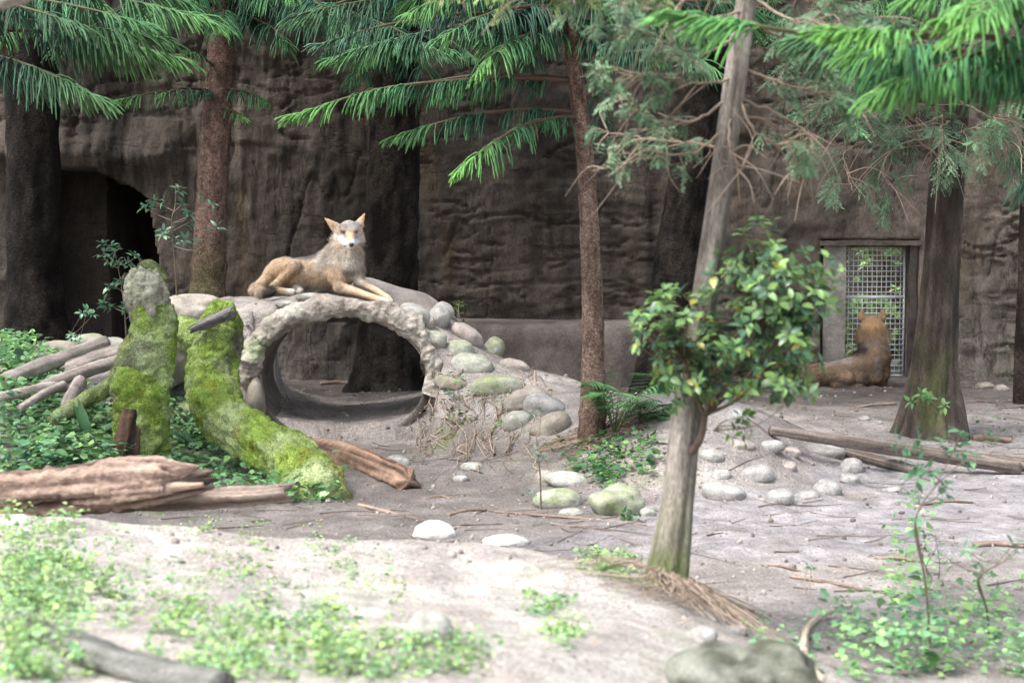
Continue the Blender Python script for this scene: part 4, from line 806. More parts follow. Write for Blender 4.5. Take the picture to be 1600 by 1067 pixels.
# ------------------------------------------------------------------ leafy plants
LT = A([0, .28, .62, 1.]); LWD = A([.0, .92, .86, 0.])
def leaves(mb, pos, d, up, L, W, col, fold=.25, curl=.25, petiole=.12):
    """folded pointed oval leaves: pos, direction, normal, length, width, colour for each"""
    pos = np.asarray(pos, float); n = len(pos); d = nrm(np.asarray(d, float)); up = np.asarray(up, float); L = np.broadcast_to(L, (n,))[:, None]; W = np.broadcast_to(W, (n,))[:, None]
    s = nrm(np.cross(d, up)); u = np.cross(s, d); pts = []
    def at(t): return pos+d*L*(petiole+t*(1-petiole))-u*L*curl*t*t
    pts.append(pos)
    for t, wd_ in ((.30, 1.), (.66, .82)):
        c = at(t); pts += [c-s*W*wd_/2+u*W*fold*wd_*.5, c, c+s*W*wd_/2+u*W*fold*wd_*.5]
    pts.append(at(1.)); pts[0] = at(0.)
    V = np.stack(pts, 1)
    f3 = A([[0, 1, 2], [0, 2, 3], [4, 7, 5], [5, 7, 6]]); f4 = A([[1, 4, 5, 2], [2, 5, 6, 3]]); off = (np.arange(n)*8)[:, None, None]
    col = np.broadcast_to(np.asarray(col, float), (n, 3))
    mb.add(V.reshape(-1, 3), [(f3[None]+off).reshape(-1, 3), (f4[None]+off).reshape(-1, 4)], np.repeat(col, 8, 0))
def lcol(n, r, dark=(.025, .07, .03), lite=(.11, .22, .04), yel=.0, p=1.5):
    k = r.random(n)**p; c = mix(dark, lite, k)*(1+.15*r.normal(size=(n, 1))).clip(.6, 1.4); y = r.random(n) < yel; c[y] = A([.38, .36, .07])*r.uniform(.7, 1.1, (y.sum(), 1)); return c
def rosette(mb, c, ax, n, L, r, cols, spread=1., wr=.42):
    th = np.arange(n)*2.4+r.uniform(0, 6); el = r.uniform(-.1, .75, n)
    a = nrm(A(ax, float)); e1 = nrm(np.cross(a, A([.3, .5, .81]))); e2 = np.cross(a, e1)
    d = nrm((np.cos(th)[:, None]*e1+np.sin(th)[:, None]*e2)*np.cos(el)[:, None]*spread+a*np.sin(el)[:, None]); ln = L*r.uniform(.65, 1.15, n)
    up = nrm(a+.5*A([0, 0, 1])+.35*r.normal(size=(n, 3)))
    leaves(mb, A(c)+a*r.uniform(-.02, .02, n)[:, None], d, up, ln, ln*wr*r.uniform(.8, 1.15, n), cols)
def plant(name, label, base, tips, L, nl, r0, dark, lite, seed, cat='plant', group=None, forks=None, yel=0., stem=(.22, .18, .14), srad=.006, mat=None, along=.45, wr=.42):
    """stems from a base to each tip, whorls of leaves along the upper part of each"""
    r = np.random.default_rng(seed); base = A(base, float); t = root(name, base, label, cat, group); ms = MB(); ml = MB()
    fk = A(forks, float) if forks is not None else base
    if forks is not None:
        V, F, *_ = tube(spline([base-A([0, 0, .05]), base*.5+fk*.5+A([.01, 0, .0]), fk], 12), np.linspace(srad, srad*.75, 12), 6); ms.add(V, F, stem)
    mainp = None
    if forks is not None and len(tips) > 3:
        hi_ = max(tips, key=lambda q_: q_[2]); mainp = spline([base-A([0, 0, .05]), base*.5+fk*.5+A([.012, 0, 0]), fk, fk*.5+A(hi_)*.5+A([.01, 0, 0]), hi_], 40)
        V, F, *_ = tube(mainp, np.linspace(srad, srad*.3, 40), 6); ms.add(V, F, stem)
    fk0 = fk
    for tp in tips:
        tp = A(tp, float)
        if mainp is not None:
            zt = tp[2]-.35*np.linalg.norm(tp[:2]-fk0[:2])-.03; fk = mainp[np.argmin(np.abs(mainp[:, 2]-np.clip(zt, (base[2]+fk0[2])/2, None)))]
        m = fk*.5+tp*.5+r.normal(size=3)*.08*np.linalg.norm(tp-fk)+A([0, 0, -.06])*np.linalg.norm(tp-fk); pth = spline([fk-(A([0, 0, .05]) if forks is None else 0), m, tp], 14)
        V, F, *_ = tube(pth, np.linspace(srad*.7, srad*.25, 14), 5); ms.add(V, F, stem)
        k = max(2, nl//6)
        for q_ in range(k):
            u = 1-along*(q_/k)**1.1; p = pth[min(13, int(u*13))]; p = p+(r.normal(size=3)*L*.45 if q_ else 0); rosette(ml, p, nrm(tp-m)+A([0, 0, .3])+.3*r.normal(size=3), 6, L, r, lcol(6, r, dark, lite, yel), wr=wr)
    obj('stem', ms, M_TWIG, t); o = obj('foliage', ml, mat or M_LEAF, t); tag(o, kind='stuff'); return t
# evergreen bush on the leaning trunk
r = np.random.default_rng(40); sb = pE[np.argmin(np.abs(pE[:, 2]-P(1095, 655, 7.6)[2]))]
bush = root('bush', pE[np.argmin(np.abs(pE[:, 2]-P(1070, 715, 7.6)[2]))], 'evergreen bush with yellow green leaves growing up the leaning trunk', 'bush')
ms = MB(); ml = MB(); fork = P(1102, 648, 7.5)
bb = absloc(bush); V, F, *_ = tube(spline([bb, P(1092, 690, 7.5), fork], 16), np.linspace(.02, .014, 16), 8); ms.add(V, F, (.10, .07, .055))
cl = []
for cx_, cy_, rx_, ry_, n_ in [(1070, 520, 75, 62, 34), (1180, 500, 85, 85, 46), (1175, 410, 62, 55, 26), (1255, 470, 58, 60, 26), (1120, 580, 80, 45, 22), (1215, 570, 65, 50, 22), (1040, 490, 50, 30, 12), (1060, 600, 50, 35, 10), (1195, 370, 20, 26, 5), (1245, 600, 28, 26, 7), (1290, 440, 26, 34, 9), (1010, 520, 26, 26, 5)]:
    for _ in range(n_):
        a_, q_ = r.uniform(0, 6.28), math.sqrt(r.random())*(1.0 if r.random() < .8 else 1.3); cl.append((cx_+rx_*q_*math.cos(a_), cy_+ry_*q_*math.sin(a_), 7.45+r.normal()*.16))
cl = [P(*c) for c in cl]; mids = [P(x, y, Y) for x, y, Y in [(1070, 560, 7.4), (1130, 540, 7.5), (1190, 500, 7.5), (1180, 430, 7.5), (1240, 500, 7.45), (1200, 580, 7.4), (1110, 590, 7.35)]]
for m_ in mids:
    V, F, *_ = tube(spline([fork, fork*.5+m_*.5+A([0, 0, -.03]), m_], 10), np.linspace(.011, .006, 10), 6); ms.add(V, F, (.10, .075, .06))
for c in cl:
    m_ = min(mids, key=lambda q_: np.linalg.norm(q_-c)); mm = m_*.5+c*.5+r.normal(size=3)*.02
    V, F, *_ = tube(spline([m_, mm, c], 7), np.linspace(.004, .0015, 7), 4); ms.add(V, F, (.12, .10, .06))
    hi = S((c[2]-1.2)/.6+r.normal()*.3); n_ = r.integers(5, 9)
    rosette(ml, c, nrm(c-m_)+A([0, 0, .5]), n_, .062, r, lcol(n_, r, (.038, .10, .06), (.24, .40, .11), .015+.04*(c[0] < .9), p=1.2), wr=.5)
    rosette(ml, mm, nrm(c-m_)+A([0, 0, .3]), 4, .058, r, lcol(4, r, (.025, .07, .045), (.10, .19, .06), .02), wr=.5)
obj('stem', ms, M_TWIG, bush); tag(obj('foliage', ml, M_LEAF, bush), kind='stuff')
# sprig low on the bush
plant('sprig', 'small bright sprig hanging below the evergreen bush', P(1115, 655, 7.5), [P(1165, 652, 7.4), P(1170, 668, 7.45), P(1232, 627, 7.5), P(1165, 690, 7.4)], .05, 12, .004, (.05, .12, .02), (.14, .28, .04), 41, mat=M_HERB)
# saplings on the left
DL, LL = (.06, .15, .10), (.15, .29, .15)
plant('sapling', 'thin leafy sapling in front of the ringed pine trunk', g1(277, 500, y0=14), [P(x, y, 14.6) for x, y in [(240, 315), (225, 325), (275, 292), (285, 320), (300, 345), (330, 320), (340, 355), (288, 375), (255, 360), (292, 335)]], .085, 16, .008, DL, LL, 50, 'sapling', forks=P(268, 352, 14.6), wr=.36)
plant('sapling', 'bushy leafy sapling against the dark cave mouth', g1(197, 600, y0=13), [P(x, y, 14.0) for x, y in [(160, 400), (178, 388), (185, 410), (215, 400), (205, 425), (175, 445), (165, 470), (215, 455), (190, 440), (225, 480), (195, 480), (238, 425)]], .085, 20, .008, DL, LL, 51, 'sapling', forks=P(195, 490, 14.), wr=.4)
plant('sapling', 'tiny sapling before the dark cave mouth', g1(137, 525, y0=15), [P(128, 490, 16.), P(145, 492, 16.), P(136, 485, 16.)], .075, 6, .005, DL, LL, 52, 'sapling')
# fern by the slim pine
def fern(name, label, base, n, L, seed, dark=(.03, .10, .04), lite=(.09, .22, .06), lean=(0, 0, 0), cat='fern', wr=.16, upz=0.):
    r = np.random.default_rng(seed); base = A(base, float); t = root(name, base, label, cat); ml = MB(); ms = MB()
    for k in range(n):
        a_ = k*2.4+r.uniform(-.4, .4); d = A([math.cos(a_), math.sin(a_), r.uniform(.9, 1.6)+upz])+A(lean); d = d/np.linalg.norm(d); ln = L*r.uniform(.7, 1.15)
        tt = np.linspace(0, 1, 18)[:, None]; out = A([d[0], d[1], 0]); pth = base+d*ln*tt+A([0, 0, -1])*ln*.45*tt**2.2+out*.25*ln*tt**2
        V, F, *_ = tube(pth, np.linspace(.004, .0015, 18), 4); ms.add(V, F, (.08, .10, .04))
        i = np.arange(4, 18); T = nrm(np.gradient(pth, axis=0))[i]; sd_ = nrm(np.cross(T, A([0, 0, 1.]))); ll = ln*.34*np.sin(np.pi*(i-2)/17.)**.7
        for sg in (-1, 1):
            leaves(ml, pth[i], sd_*sg+T*.55+A([0, 0, -.1]), np.tile(A([0, 0, 1.]), (14, 1)), ll, ll*wr+.006, lcol(14, r, dark, lite), fold=.1, curl=.25)
    obj('stem', ms, M_TWIG, t); tag(obj('frond', ml, M_HERB, t), kind='stuff'); return t
fern('fern', 'tall green fern growing beside the slim pine trunk', (.80, 13.25, float(hgt(.80, 13.25))), 16, .85, 60, lean=(.3, -.25, .9), upz=1.0, wr=.06, dark=(.05, .14, .06), lite=(.14, .32, .10))
fern('fern', 'pale fern at the edge of the slim pine trunk foot', (1.0, 13.3, float(hgt(1.0, 13.3))), 7, .40, 61, lean=(.7, -.2, .5), lite=(.12, .24, .09))
# broad-leaved plant and ferns among the undergrowth on the left
def broad(label, base, n, L, seed):
    r = np.random.default_rng(seed); base = A(base, float); t = root('broadleaf_plant', base, label, 'plant'); ml = MB(); a_ = np.arange(n)*2.1+.4; d = np.c_[np.cos(a_), .5*np.sin(a_), r.uniform(.9, 1.8, n)]
    leaves(ml, np.tile(base, (n, 1)), d, nrm(A([0, -.4, 1])+.1*r.normal(size=(n, 3))), L*r.uniform(.6, 1.1, n), L*.22, lcol(n, r, (.025, .08, .035), (.06, .16, .05)), fold=.3, curl=.45, petiole=.3); obj('foliage', ml, M_LEAF, t)
broad('broad leaved dark plant at the foot of the mossy stump', g1(140, 705), 12, .40, 62)
broad('broad leaved plant low between the mossy stumps', g1(300, 716), 6, .30, 63)
fern('fern', 'light green fern among the poles', g1(98, 640), 7, .34, 64); fern('fern', 'light green fern in front of the mossy stump', g1(60, 700), 7, .40, 65)
fern('fern', 'drooping fern at the end of the splintered log', g1(85, 725), 6, .34, 66)
# saplings in the right foreground
RD, RL = (.10, .24, .14), (.22, .42, .20)
plant('sapling', 'tall thin sapling with pale leaves before the grey poles', g1(1455, 1010), [P(x, y, 7.6) for x, y in [(1400, 690), (1440, 700), (1470, 690), (1500, 680), (1520, 715), (1430, 745), (1475, 760), (1425, 775), (1450, 730)]], .075, 14, .006, RD, RL, 70, 'sapling', forks=P(1430, 815, 7.6), mat=M_HERB, wr=.38)
plant('sapling', 'thin sapling with feathery pale leaves over the mud', g1(1548, 1000), [P(x, y, 7.5) for x, y in [(1470, 865), (1510, 860), (1530, 880), (1580, 855), (1545, 890), (1595, 850)]], .06, 12, .005, RD, RL, 71, 'sapling', forks=P(1528, 905, 7.5), mat=M_HERB, wr=.3)
plant('weed', 'dried flower stalk beside the tall thin sapling', g1(1463, 900), [P(1448, 842, 9.), P(1462, 838, 9.), P(1470, 845, 9.)], .03, 6, .004, (.10, .11, .08), (.16, .17, .12), 72)
plant('weed', 'tiny grey green seedling on the mud', g1(1264, 930), [P(1262, 885, 8.9), P(1268, 888, 8.9)], .03, 6, .003, RD, RL, 73)
plant('sapling', 'thin pale sapling in front of the piled stones', g1(845, 795), [P(835, 650, 11.5), P(845, 640, 11.5), P(840, 705, 11.5), P(850, 712, 11.5), P(830, 770, 11.5)], .055, 6, .004, (.06, .13, .09), (.13, .22, .14), 74, 'sapling', forks=P(838, 690, 11.5), mat=M_HERB, wr=.22)
plant('seedling', 'green seedling beside the leaning trunk on the mud', g1(985, 818), [P(978, 808, 11.3), P(998, 810, 11.3)], .06, 6, .004, (.06, .16, .07), (.13, .28, .1), 75, mat=M_HERB)
plant('seedling', 'seedling growing at the split foot of the broad trunk', g1(1448, 680), [P(1440, 615, 14.6), P(1452, 622, 14.6)], .08, 12, .004, (.07, .17, .05), (.15, .3, .07), 76, mat=M_HERB)
plant('seedling', 'yellow green seedling on the crest beside the ledge', g1(714, 508), [P(712, 478, 17.), P(718, 490, 17.)], .06, 6, .004, (.10, .17, .05), (.2, .3, .07), 77, mat=M_HERB)
def scatter_px(n, poly, r, dens=None):
    poly = A(poly, float); lo, hi = poly.min(0), poly.max(0); out = []
    while len(out) < n:
        q_ = r.uniform(lo, hi, (n*3, 2)); inside_ = np.zeros(len(q_), bool); j = len(poly)-1
        for i in range(len(poly)):
            a_, b_ = poly[i], poly[j]; c_ = (a_[1] > q_[:, 1]) != (b_[1] > q_[:, 1]); inside_ ^= c_ & (q_[:, 0] < (b_[0]-a_[0])*(q_[:, 1]-a_[1])/np.where(b_[1] == a_[1], 1e-9, b_[1]-a_[1])+a_[0]); j = i
        q_ = q_[inside_]
        if dens is not None: q_ = q_[r.random(len(q_)) < dens(q_)]
        out += list(q_)
    return A(out[:n])
def cover(name, label, regions, dark, lite, seed, mat=M_HERB, yel=0.):
    r = np.random.default_rng(seed); ml = MB()
    for n, poly, L, hmax, per, dens in regions:
        q_ = scatter_px(n, poly, r, dens); p = G(q_[:, 0], q_[:, 1])
        for c in p:
            k = per; hh = hmax*r.random(k)**1.3; pos = c+np.c_[r.normal(size=(k, 2))*L*.9, hh]; pos[:, 2] += hgt(pos[:, 0], pos[:, 1])-hgt(c[0], c[1])
            a_ = r.uniform(0, 6.28, k); d = np.c_[np.cos(a_), np.sin(a_), r.uniform(-.1, .7, k)]; ln = L*r.uniform(.6, 1.3, k)
            ln = ln*r.uniform(.7, 1.5); tn_ = r.uniform(.6, 1.35)*[A([1, 1, 1]), A([1.12, 1.05, .85]), A([.8, .9, 1.05]), A([1.1, 1.05, .9])][r.integers(4)]
            leaves(ml, pos, d, nrm(A([0, -.2, 1])+.5*r.normal(size=(k, 3))), ln, ln*r.uniform(.3, .7), lcol(k, r, dark, lite, yel)*tn_)
    o = obj(name, ml, mat); return tag(o, label, 'undergrowth', None, 'stuff')
def clump(sc, th, off): return lambda q_: S(fbm(np.c_[q_/sc, np.full(len(q_), off)], 3), th, th+.25)
cover('undergrowth', 'tangled green undergrowth round the mossy stumps and poles', [
  (330, [(0, 560), (60, 545), (110, 600), (180, 660), (185, 740), (0, 750)], .075, .22, 9, None), (260, [(225, 700), (300, 680), (420, 700), (520, 740), (530, 785), (440, 790), (280, 770), (225, 735)], .06, .14, 9, None),
  (60, [(270, 600), (330, 600), (330, 700), (270, 700)], .06, .14, 8, None), (40, [(180, 600), (270, 640), (260, 720), (190, 720)], .05, .14, 7, None), (60, [(0, 545), (50, 530), (40, 600), (0, 600)], .10, .25, 8, None)],
  (.07, .17, .085), (.23, .42, .17), 80)
cover('ground_cover', 'low creeping weeds scattered over the near mound', [
  (360, [(0, 800), (300, 800), (520, 830), (640, 900), (640, 980), (300, 1000), (0, 960)], .021, .03, 7, clump(45, -.25, 1.)), (560, [(0, 870), (120, 880), (330, 960), (560, 960), (760, 1010), (760, 1067), (0, 1067)], .024, .06, 9, clump(80, -.25, 2.)), (300, [(0, 800), (130, 820), (130, 1067), (0, 1067)], .026, .08, 8, None),
  (60, [(700, 860), (1000, 900), (1000, 1060), (760, 1060)], .025, .03, 7, clump(80, .2, 3.)), (60, [(910, 860), (1000, 870), (1000, 915), (930, 905)], .035, .05, 7, None)],
  (.15, .27, .11), (.34, .50, .20), 81)
cover('undergrowth', 'bright leafy weeds in front of the mud beside the boulder', [(115, [(1290, 1005), (1360, 985), (1600, 950), (1600, 1067), (1290, 1067)], .045, .22, 9, None), (24, [(1390, 900), (1450, 890), (1460, 960), (1390, 960)], .05, .45, 7, None), (20, [(1180, 1000), (1260, 1000), (1260, 1060), (1200, 1060)], .04, .12, 7, None)],
  (.14, .30, .14), (.32, .54, .24), 82)
cover('weeds', 'green weeds round the foot of the slim pine', [(70, [(870, 690), (1030, 690), (1035, 745), (930, 760), (870, 725)], .05, .10, 8, None), (14, [(930, 735), (960, 735), (960, 765), (930, 765)], .03, .05, 22, None), (40, [(660, 590), (760, 600), (830, 650), (760, 690), (650, 690)], .045, .10, 6, None), (14, [(385, 500), (420, 500), (415, 560), (385, 560)], .04, .05, 6, None)],
  (.04, .11, .045), (.13, .27, .09), 83)
cover('weeds', 'sparse weeds along the wall foot behind the split trunk', [(16, [(1380, 670), (1600, 640), (1600, 690), (1500, 700)], .05, .12, 6, None), (12, [(1560, 380), (1600, 380), (1600, 420), (1570, 420)], .05, .5, 5, None)], (.05, .12, .05), (.12, .25, .09), 84)
# greenery outside the gate
r = np.random.default_rng(88)
for i, (x, y, h_, rx_, dk, lt, lab) in enumerate([(4.75, 22.3, .9, .5, (.10, .22, .05), (.3, .5, .12), 'bright low shrub just outside the wire gate'), (5.3, 24.0, 2.6, .8, (.10, .22, .06), (.3, .5, .15), 'tall light green shrub seen through the upper gate'), (4.35, 23.6, .9, .4, (.03, .08, .03), (.10, .2, .06), 'dark shrub farther outside the wire gate'), (3.7, 24.4, 2.6, .7, (.03, .08, .03), (.10, .2, .06), 'dark tall shrub outside the gate behind the post')]):
    t = root('shrub', (x, y, hgt(x, y)), lab, 'shrub'); ml = MB(); ms = MB(); b0 = absloc(t)
    for k in range(int(70*h_)):
        c = b0+A([r.normal()*rx_*.55, r.normal()*rx_*.5, h_*r.random()**.7]); V, F, *_ = tube(spline([b0, b0*.5+c*.5+A([0, 0, .1]), c], 5), np.linspace(.012, .003, 5), 4); ms.add(V, F, (.12, .09, .06)); rosette(ml, c, A([0, 0, 1])+.6*r.normal(size=3), 9, .11, r, lcol(9, r, dk, lt, p=1.), wr=.5)
    obj('stem', ms, M_TWIG, t); tag(obj('foliage', ml, M_HERB, t), kind='stuff')
mb = MB(); box(mb, 2.5, 8.5, 26.2, 26.6, -.2, 3.2, (.06, .055, .05), .03, .25); tag(obj('back_wall', mb, M_CONC, loc=(5.5, 26.4, 0)), 'dark wall in the distance behind the gate shrubs', 'wall')

# ------------------------------------------------------------------ stumps, logs and poles
MOSSG = A([.25, .36, .07]); MOSSL = A([.42, .50, .25])
def moss_cols(V, nz, seed, amt=1.0, wood=((.14, .12, .10), (.30, .27, .235)), pale=.6):
    c = mix(wood[0], wood[1], S(nz+.4*fbm(V*5+seed, 3), -.4, .4)); k = np.clip(amt*S(fbm(V*2.3+seed+2, 4), -.55, -.1), 0, 1)
    g = mix(MOSSG, MOSSL, np.clip(pale*S(fbm(V*3.1+seed+5, 4), -.2, .4)*1.6, 0, 1)); g = g*(1+.45*fbm(V*9+seed, 3))[:, None]; g = mix(g, (.22, .20, .03), S(fbm(V*4+seed+8, 3), .25, .5)*.6)
    return mix(c, g, k)
def log(name, label, pts, radii, c0, c1, seed, seg=20, n=50, disp=.12, fa=2., fl=1.2, cat='log', group=None, mat=M_WOOD, moss=None, parent=None, jag=0., split=0.):
    path = spline([A(p, float) for p in pts], n); rad = np.interp(np.linspace(0, 1, n), np.linspace(0, 1, len(radii)), radii)
    V, F, nz, al, an = tube(path, rad, seg, disp, fa, fl, seed, oct=5)
    ns_ = n*seg; V[:ns_] += vnormals(V[:ns_], F[0])*(np.repeat(rad, seg)*(.16*fbm(V[:ns_]*14+seed, 3)+.08*fbm(V[:ns_]*40, 2)))[:, None]
    if jag:   # splintered ends
        T = nrm(path[-1]-path[-3]); m = S(al, al.max()-jag, al.max()); V = V+T*(m*jag*.9*vn(np.c_[np.cos(an)*2.5, np.sin(an)*2.5, an*0+seed]))[:, None]
        m0 = 1-S(al, 0, jag*.6); V = V-T*(m0*jag*.5*vn(np.c_[np.cos(an)*2.5, np.sin(an)*2.5, an*0+seed+4]))[:, None]
    if moss is not None:
        ns_ = n*seg; Nv = vnormals(V[:ns_], F[0]); bare_ = S(fbm(V[:ns_]*2.3+seed+2, 4), -.55, -.1); V[:ns_] += Nv*(bare_*(.022*np.abs(fbm(V[:ns_]*9+seed, 3))+.012*fbm(V[:ns_]*22, 2)))[:, None]
        C = moss_cols(V, nz, seed, moss, (c0, c1) if c0 else ((.13, .115, .10), (.29, .265, .235)))
    else: C = mix(c0, c1, S(nz+.6*fbm(np.c_[np.cos(an)*3, np.sin(an)*3, al*1.2]+seed, 4), -.4, .4))
    mb = MB(); mb.add(V, F, C)
    if moss is not None:
        ns_ = n*seg; Nn = vnormals(V[:ns_], F[0]); fz = fur(V[:ns_], F[0], C[:ns_], Nn, int(260*n*seg/20), lambda p: np.random.default_rng(1).normal(size=p.shape), lambda p: .010+.014*S(fbm(p*8, 2), -.2, .5), seed); mb.add(fz.v[0], fz.f[0], fz.c[0])
    if parent is not None: return obj(name, mb, mat, parent)
    return tag(obj(name, mb, mat, loc=path[0]), label, cat, group)
st = root('mossy_stump', g1(215, 722, y0=12), 'upright broken stump covered in bright moss with a pale jagged top', 'stump'); SY = absloc(st)[1]
log('trunk', None, [A(st.location)-A([0, 0, .15]), P(222, 650, SY), P(220, 590, SY+.05), P(238, 520, SY+.1), P(236, 478, SY+.12)], [.20, .185, .205, .16, .15], 0, 0, 21, 64, 110, .42, 1.9, 2.6, mat=M_MOSS, moss=1.0, parent=st)
log('broken_top', None, [P(237, 496, SY+.12), P(233, 465, SY+.12), P(231, 432, SY+.14), P(232, 420, SY+.14)], [.155, .145, .125, .09], (.22, .20, .175), (.40, .37, .34), 22, 56, 50, .7, 1.8, 2.6, parent=st, jag=.04, moss=.22)
log('rotten_hollow', None, [P(208, 640, SY-.15), P(200, 690, SY-.2), P(188, 735, SY-.2)], [.07, .09, .11], (.02, .015, .012), (.09, .055, .035), 23, 32, 30, .7, 2, 3, parent=st)  # solid dark lump for a black rotten hollow, its shade given as colour
log('moss_cap', None, [P(212, 428, SY+.14), P(232, 416, SY+.14), P(258, 438, SY+.12)], [.02, .06, .02], 0, 0, 25, 20, 20, .3, 2, 4, mat=M_MOSS, moss=1.0, parent=st)
log('side_root', None, [P(225, 640, SY), P(205, 600, SY-.1), P(180, 590, SY-.1)], [.14, .12, .08], 0, 0, 24, 24, 24, .3, 2, 3, mat=M_MOSS, moss=1., parent=st)
s2 = root('mossy_root', g1(505, 780), 'thick curved root covered in vivid green moss beside the culvert', 'root'); RY = absloc(s2)[1]
log('trunk', None, [P(352, 484, 14.75), P(347, 500, 14.6), P(338, 545, 14.5), P(330, 600, 14.3), P(352, 650, 13.9), P(405, 690, 13.4), P(462, 728, 12.9), P(500, 768, RY)-A([0, 0, .1])], [.06, .17, .20, .20, .205, .18, .195, .22], 0, 0, 31, 72, 150, .38, 1.8, 2.4, mat=M_MOSS, moss=1.0, parent=s2)
log('side_trunk', None, [P(275, 512, 14.9), P(300, 525, 14.75), P(335, 545, 14.6)], [.11, .15, .16], 0, 0, 32, 32, 30, .35, 1.7, 3, mat=M_MOSS, moss=.9, parent=s2)
log('bark_plank', None, [P(302, 514, 14.3), P(330, 502, 14.3), P(362, 486, 14.35)], [.03, .045, .05], (.13, .12, .12), (.28, .26, .25), 33, 24, 30, .6, 2.5, 2, parent=s2, jag=.14)
stone(296, 481, 84, 44, 'pale rough block of stone between the stump and the resting wolf', 2, .1, lump=.3, name='rock', cat='rock', Y=15.6)
stone(262, 560, 60, 70, 'dark damp rock in the gap between the mossy stumps', 3, .25, lump=.3, name='rock', cat='rock', Y=15.0)
stone(392, 610, 34, 90, 'grey worn rock leaning between mossy root and culvert', 3, .1, lump=.25, name='rock', cat='rock', Y=15.75)
PG = 'poles heaped left of the stump'
def lay(px0, py0, px1, py1, Y0, Y1, **k): return P(px0, py0, Y0), P(px1, py1, Y1)
for i, (a_, b_, r0_, r1_, lab, ms_) in enumerate([
  ((-20, 608, 14.6), (168, 534, 15.3), .075, .06, 'topmost grey pole of the heap left of the stump', None), ((108, 578, 14.6), (196, 546, 14.5), .07, .065, 'thick short grey pole leaning on the mossy stump', None),
  ((68, 606, 14.3), (192, 562, 14.4), .06, .055, 'brown pole below the thick short pole of the heap', None), ((-20, 628, 14.0), (130, 598, 14.4), .05, .05, 'long weathered pole running out of the heap to the left', None),
  ((78, 660, 13.6), (180, 600, 13.9), .055, .06, 'mossy pole slanting down in front of the heap', .7), ((30, 640, 13.7), (100, 600, 14.1), .04, .035, 'thin pole half hidden in the leaves of the heap', None), ((100, 640, 13.9), (126, 596, 14.3), .05, .06, 'stubby pale log end in the middle of the heap', None)]):
    a3 = P(*a_); b3 = P(*b_); log('pole', lab, [a3, a3*.5+b3*.5+A([0, 0, .015]), b3], [r0_, r1_], (.17, .145, .13), (.30, .26, .235), 40+i, 16, 30, .12, 2, 1.5, cat='pole', group=PG, moss=ms_, mat=M_MOSS if ms_ else M_WOOD)
mb = MB()    # earth and litter that the heap lies on
sl_ = root('splintered_log', P(0, 800, 8.35)*A([1, 1, 0])+A([0, 0, float(hgt(-2.5, 8.35))]), 'pinkish brown splintered log lying along the crest of the near mound', 'log')
log('trunk', None, [P(-60, 778, 8.5), P(60, 768, 8.45), P(170, 757, 8.4), P(250, 752, 8.35), P(300, 748, 8.35)], [.09, .115, .125, .10, .06], (.05, .03, .021), (.27, .195, .155), 50, 72, 160, .5, 3.6, 2.2, parent=sl_, jag=.16)
log('limb', None, [P(180, 786, 8.4), P(300, 780, 8.4), P(390, 776, 8.42), P(448, 770, 8.45)], [.05, .055, .048, .046], (.07, .05, .04), (.26, .205, .17), 51, 32, 60, .3, 2.2, 1., parent=sl_, jag=.06)
log('splinter', None, [P(150, 768, 8.3), P(230, 764, 8.3), P(318, 757, 8.28)], [.03, .04, .012], (.20, .135, .10), (.36, .27, .21), 52, 12, 30, .3, 2, 1.5, parent=sl_)
a3, b3 = g1(478, 712), g1(636, 764); log('rotten_log', 'rotten reddish log lying between mossy root and grey stone', [a3+A([0, .1, .06]), a3*.5+b3*.5+A([0, .05, .09]), b3+A([0, .0, .07])], [.10, .11, .095], (.07, .038, .026), (.30, .20, .145), 53, 36, 60, .38, 2.6, 1.1, jag=.10)
lg = G([20, 110, 230, 350], [975, 1020, 1060, 1085]); log('fallen_branch', 'dark grey mossy branch lying in the nearest weeds', lg+A([0, 0, .02]), [.035, .05, .055, .05], (.05, .05, .047), (.15, .15, .135), 54, 24, 40, .2, 2, 2)
PG2 = 'bare poles lying beside the hump'
for i, (a_, b_, r_, lab) in enumerate([((1203, 681), (1592, 741), .062, 'longest grey pole lying from the hump toward the mud'), ((1318, 712), (1432, 742), .05, 'short dark pole below the longest pole'), ((1430, 708), (1612, 738), .05, 'grey pole crossing behind the longest pole'), ((1205, 674), (1330, 690), .03, 'thin pale pole at the top of the hump'), ((1500, 716), (1612, 726), .035, 'thin dark pole at the right end of the lying poles')]):
    a3, b3 = g1(*a_), g1(*b_); m3 = a3*.5+b3*.5; z_ = r_*.75; m3[2] = max(m3[2], float(hgt(m3[0], m3[1])))
    log('pole', lab, [a3+A([0, 0, z_]), m3+A([0, 0, z_]), b3+A([0, 0, z_])], [r_*.65, r_*.85, r_*.8], (.09, .072, .062), (.21, .175, .15), 60+i, 18, 50, .14, 2, 1.2, cat='pole', group=PG2)
h_ = G([1330, 1290, 1262, 1256, 1266, 1282], [955, 968, 990, 1025, 1050, 1075]); log('bamboo_hoop', 'curved pale bamboo cane lying on the mud beside the boulder', h_+A([0, 0, .03]), [.010, .014, .016, .018, .018], (.36, .29, .21), (.5, .42, .33), 70, 10, 40, .08, 2, 3, cat='cane')
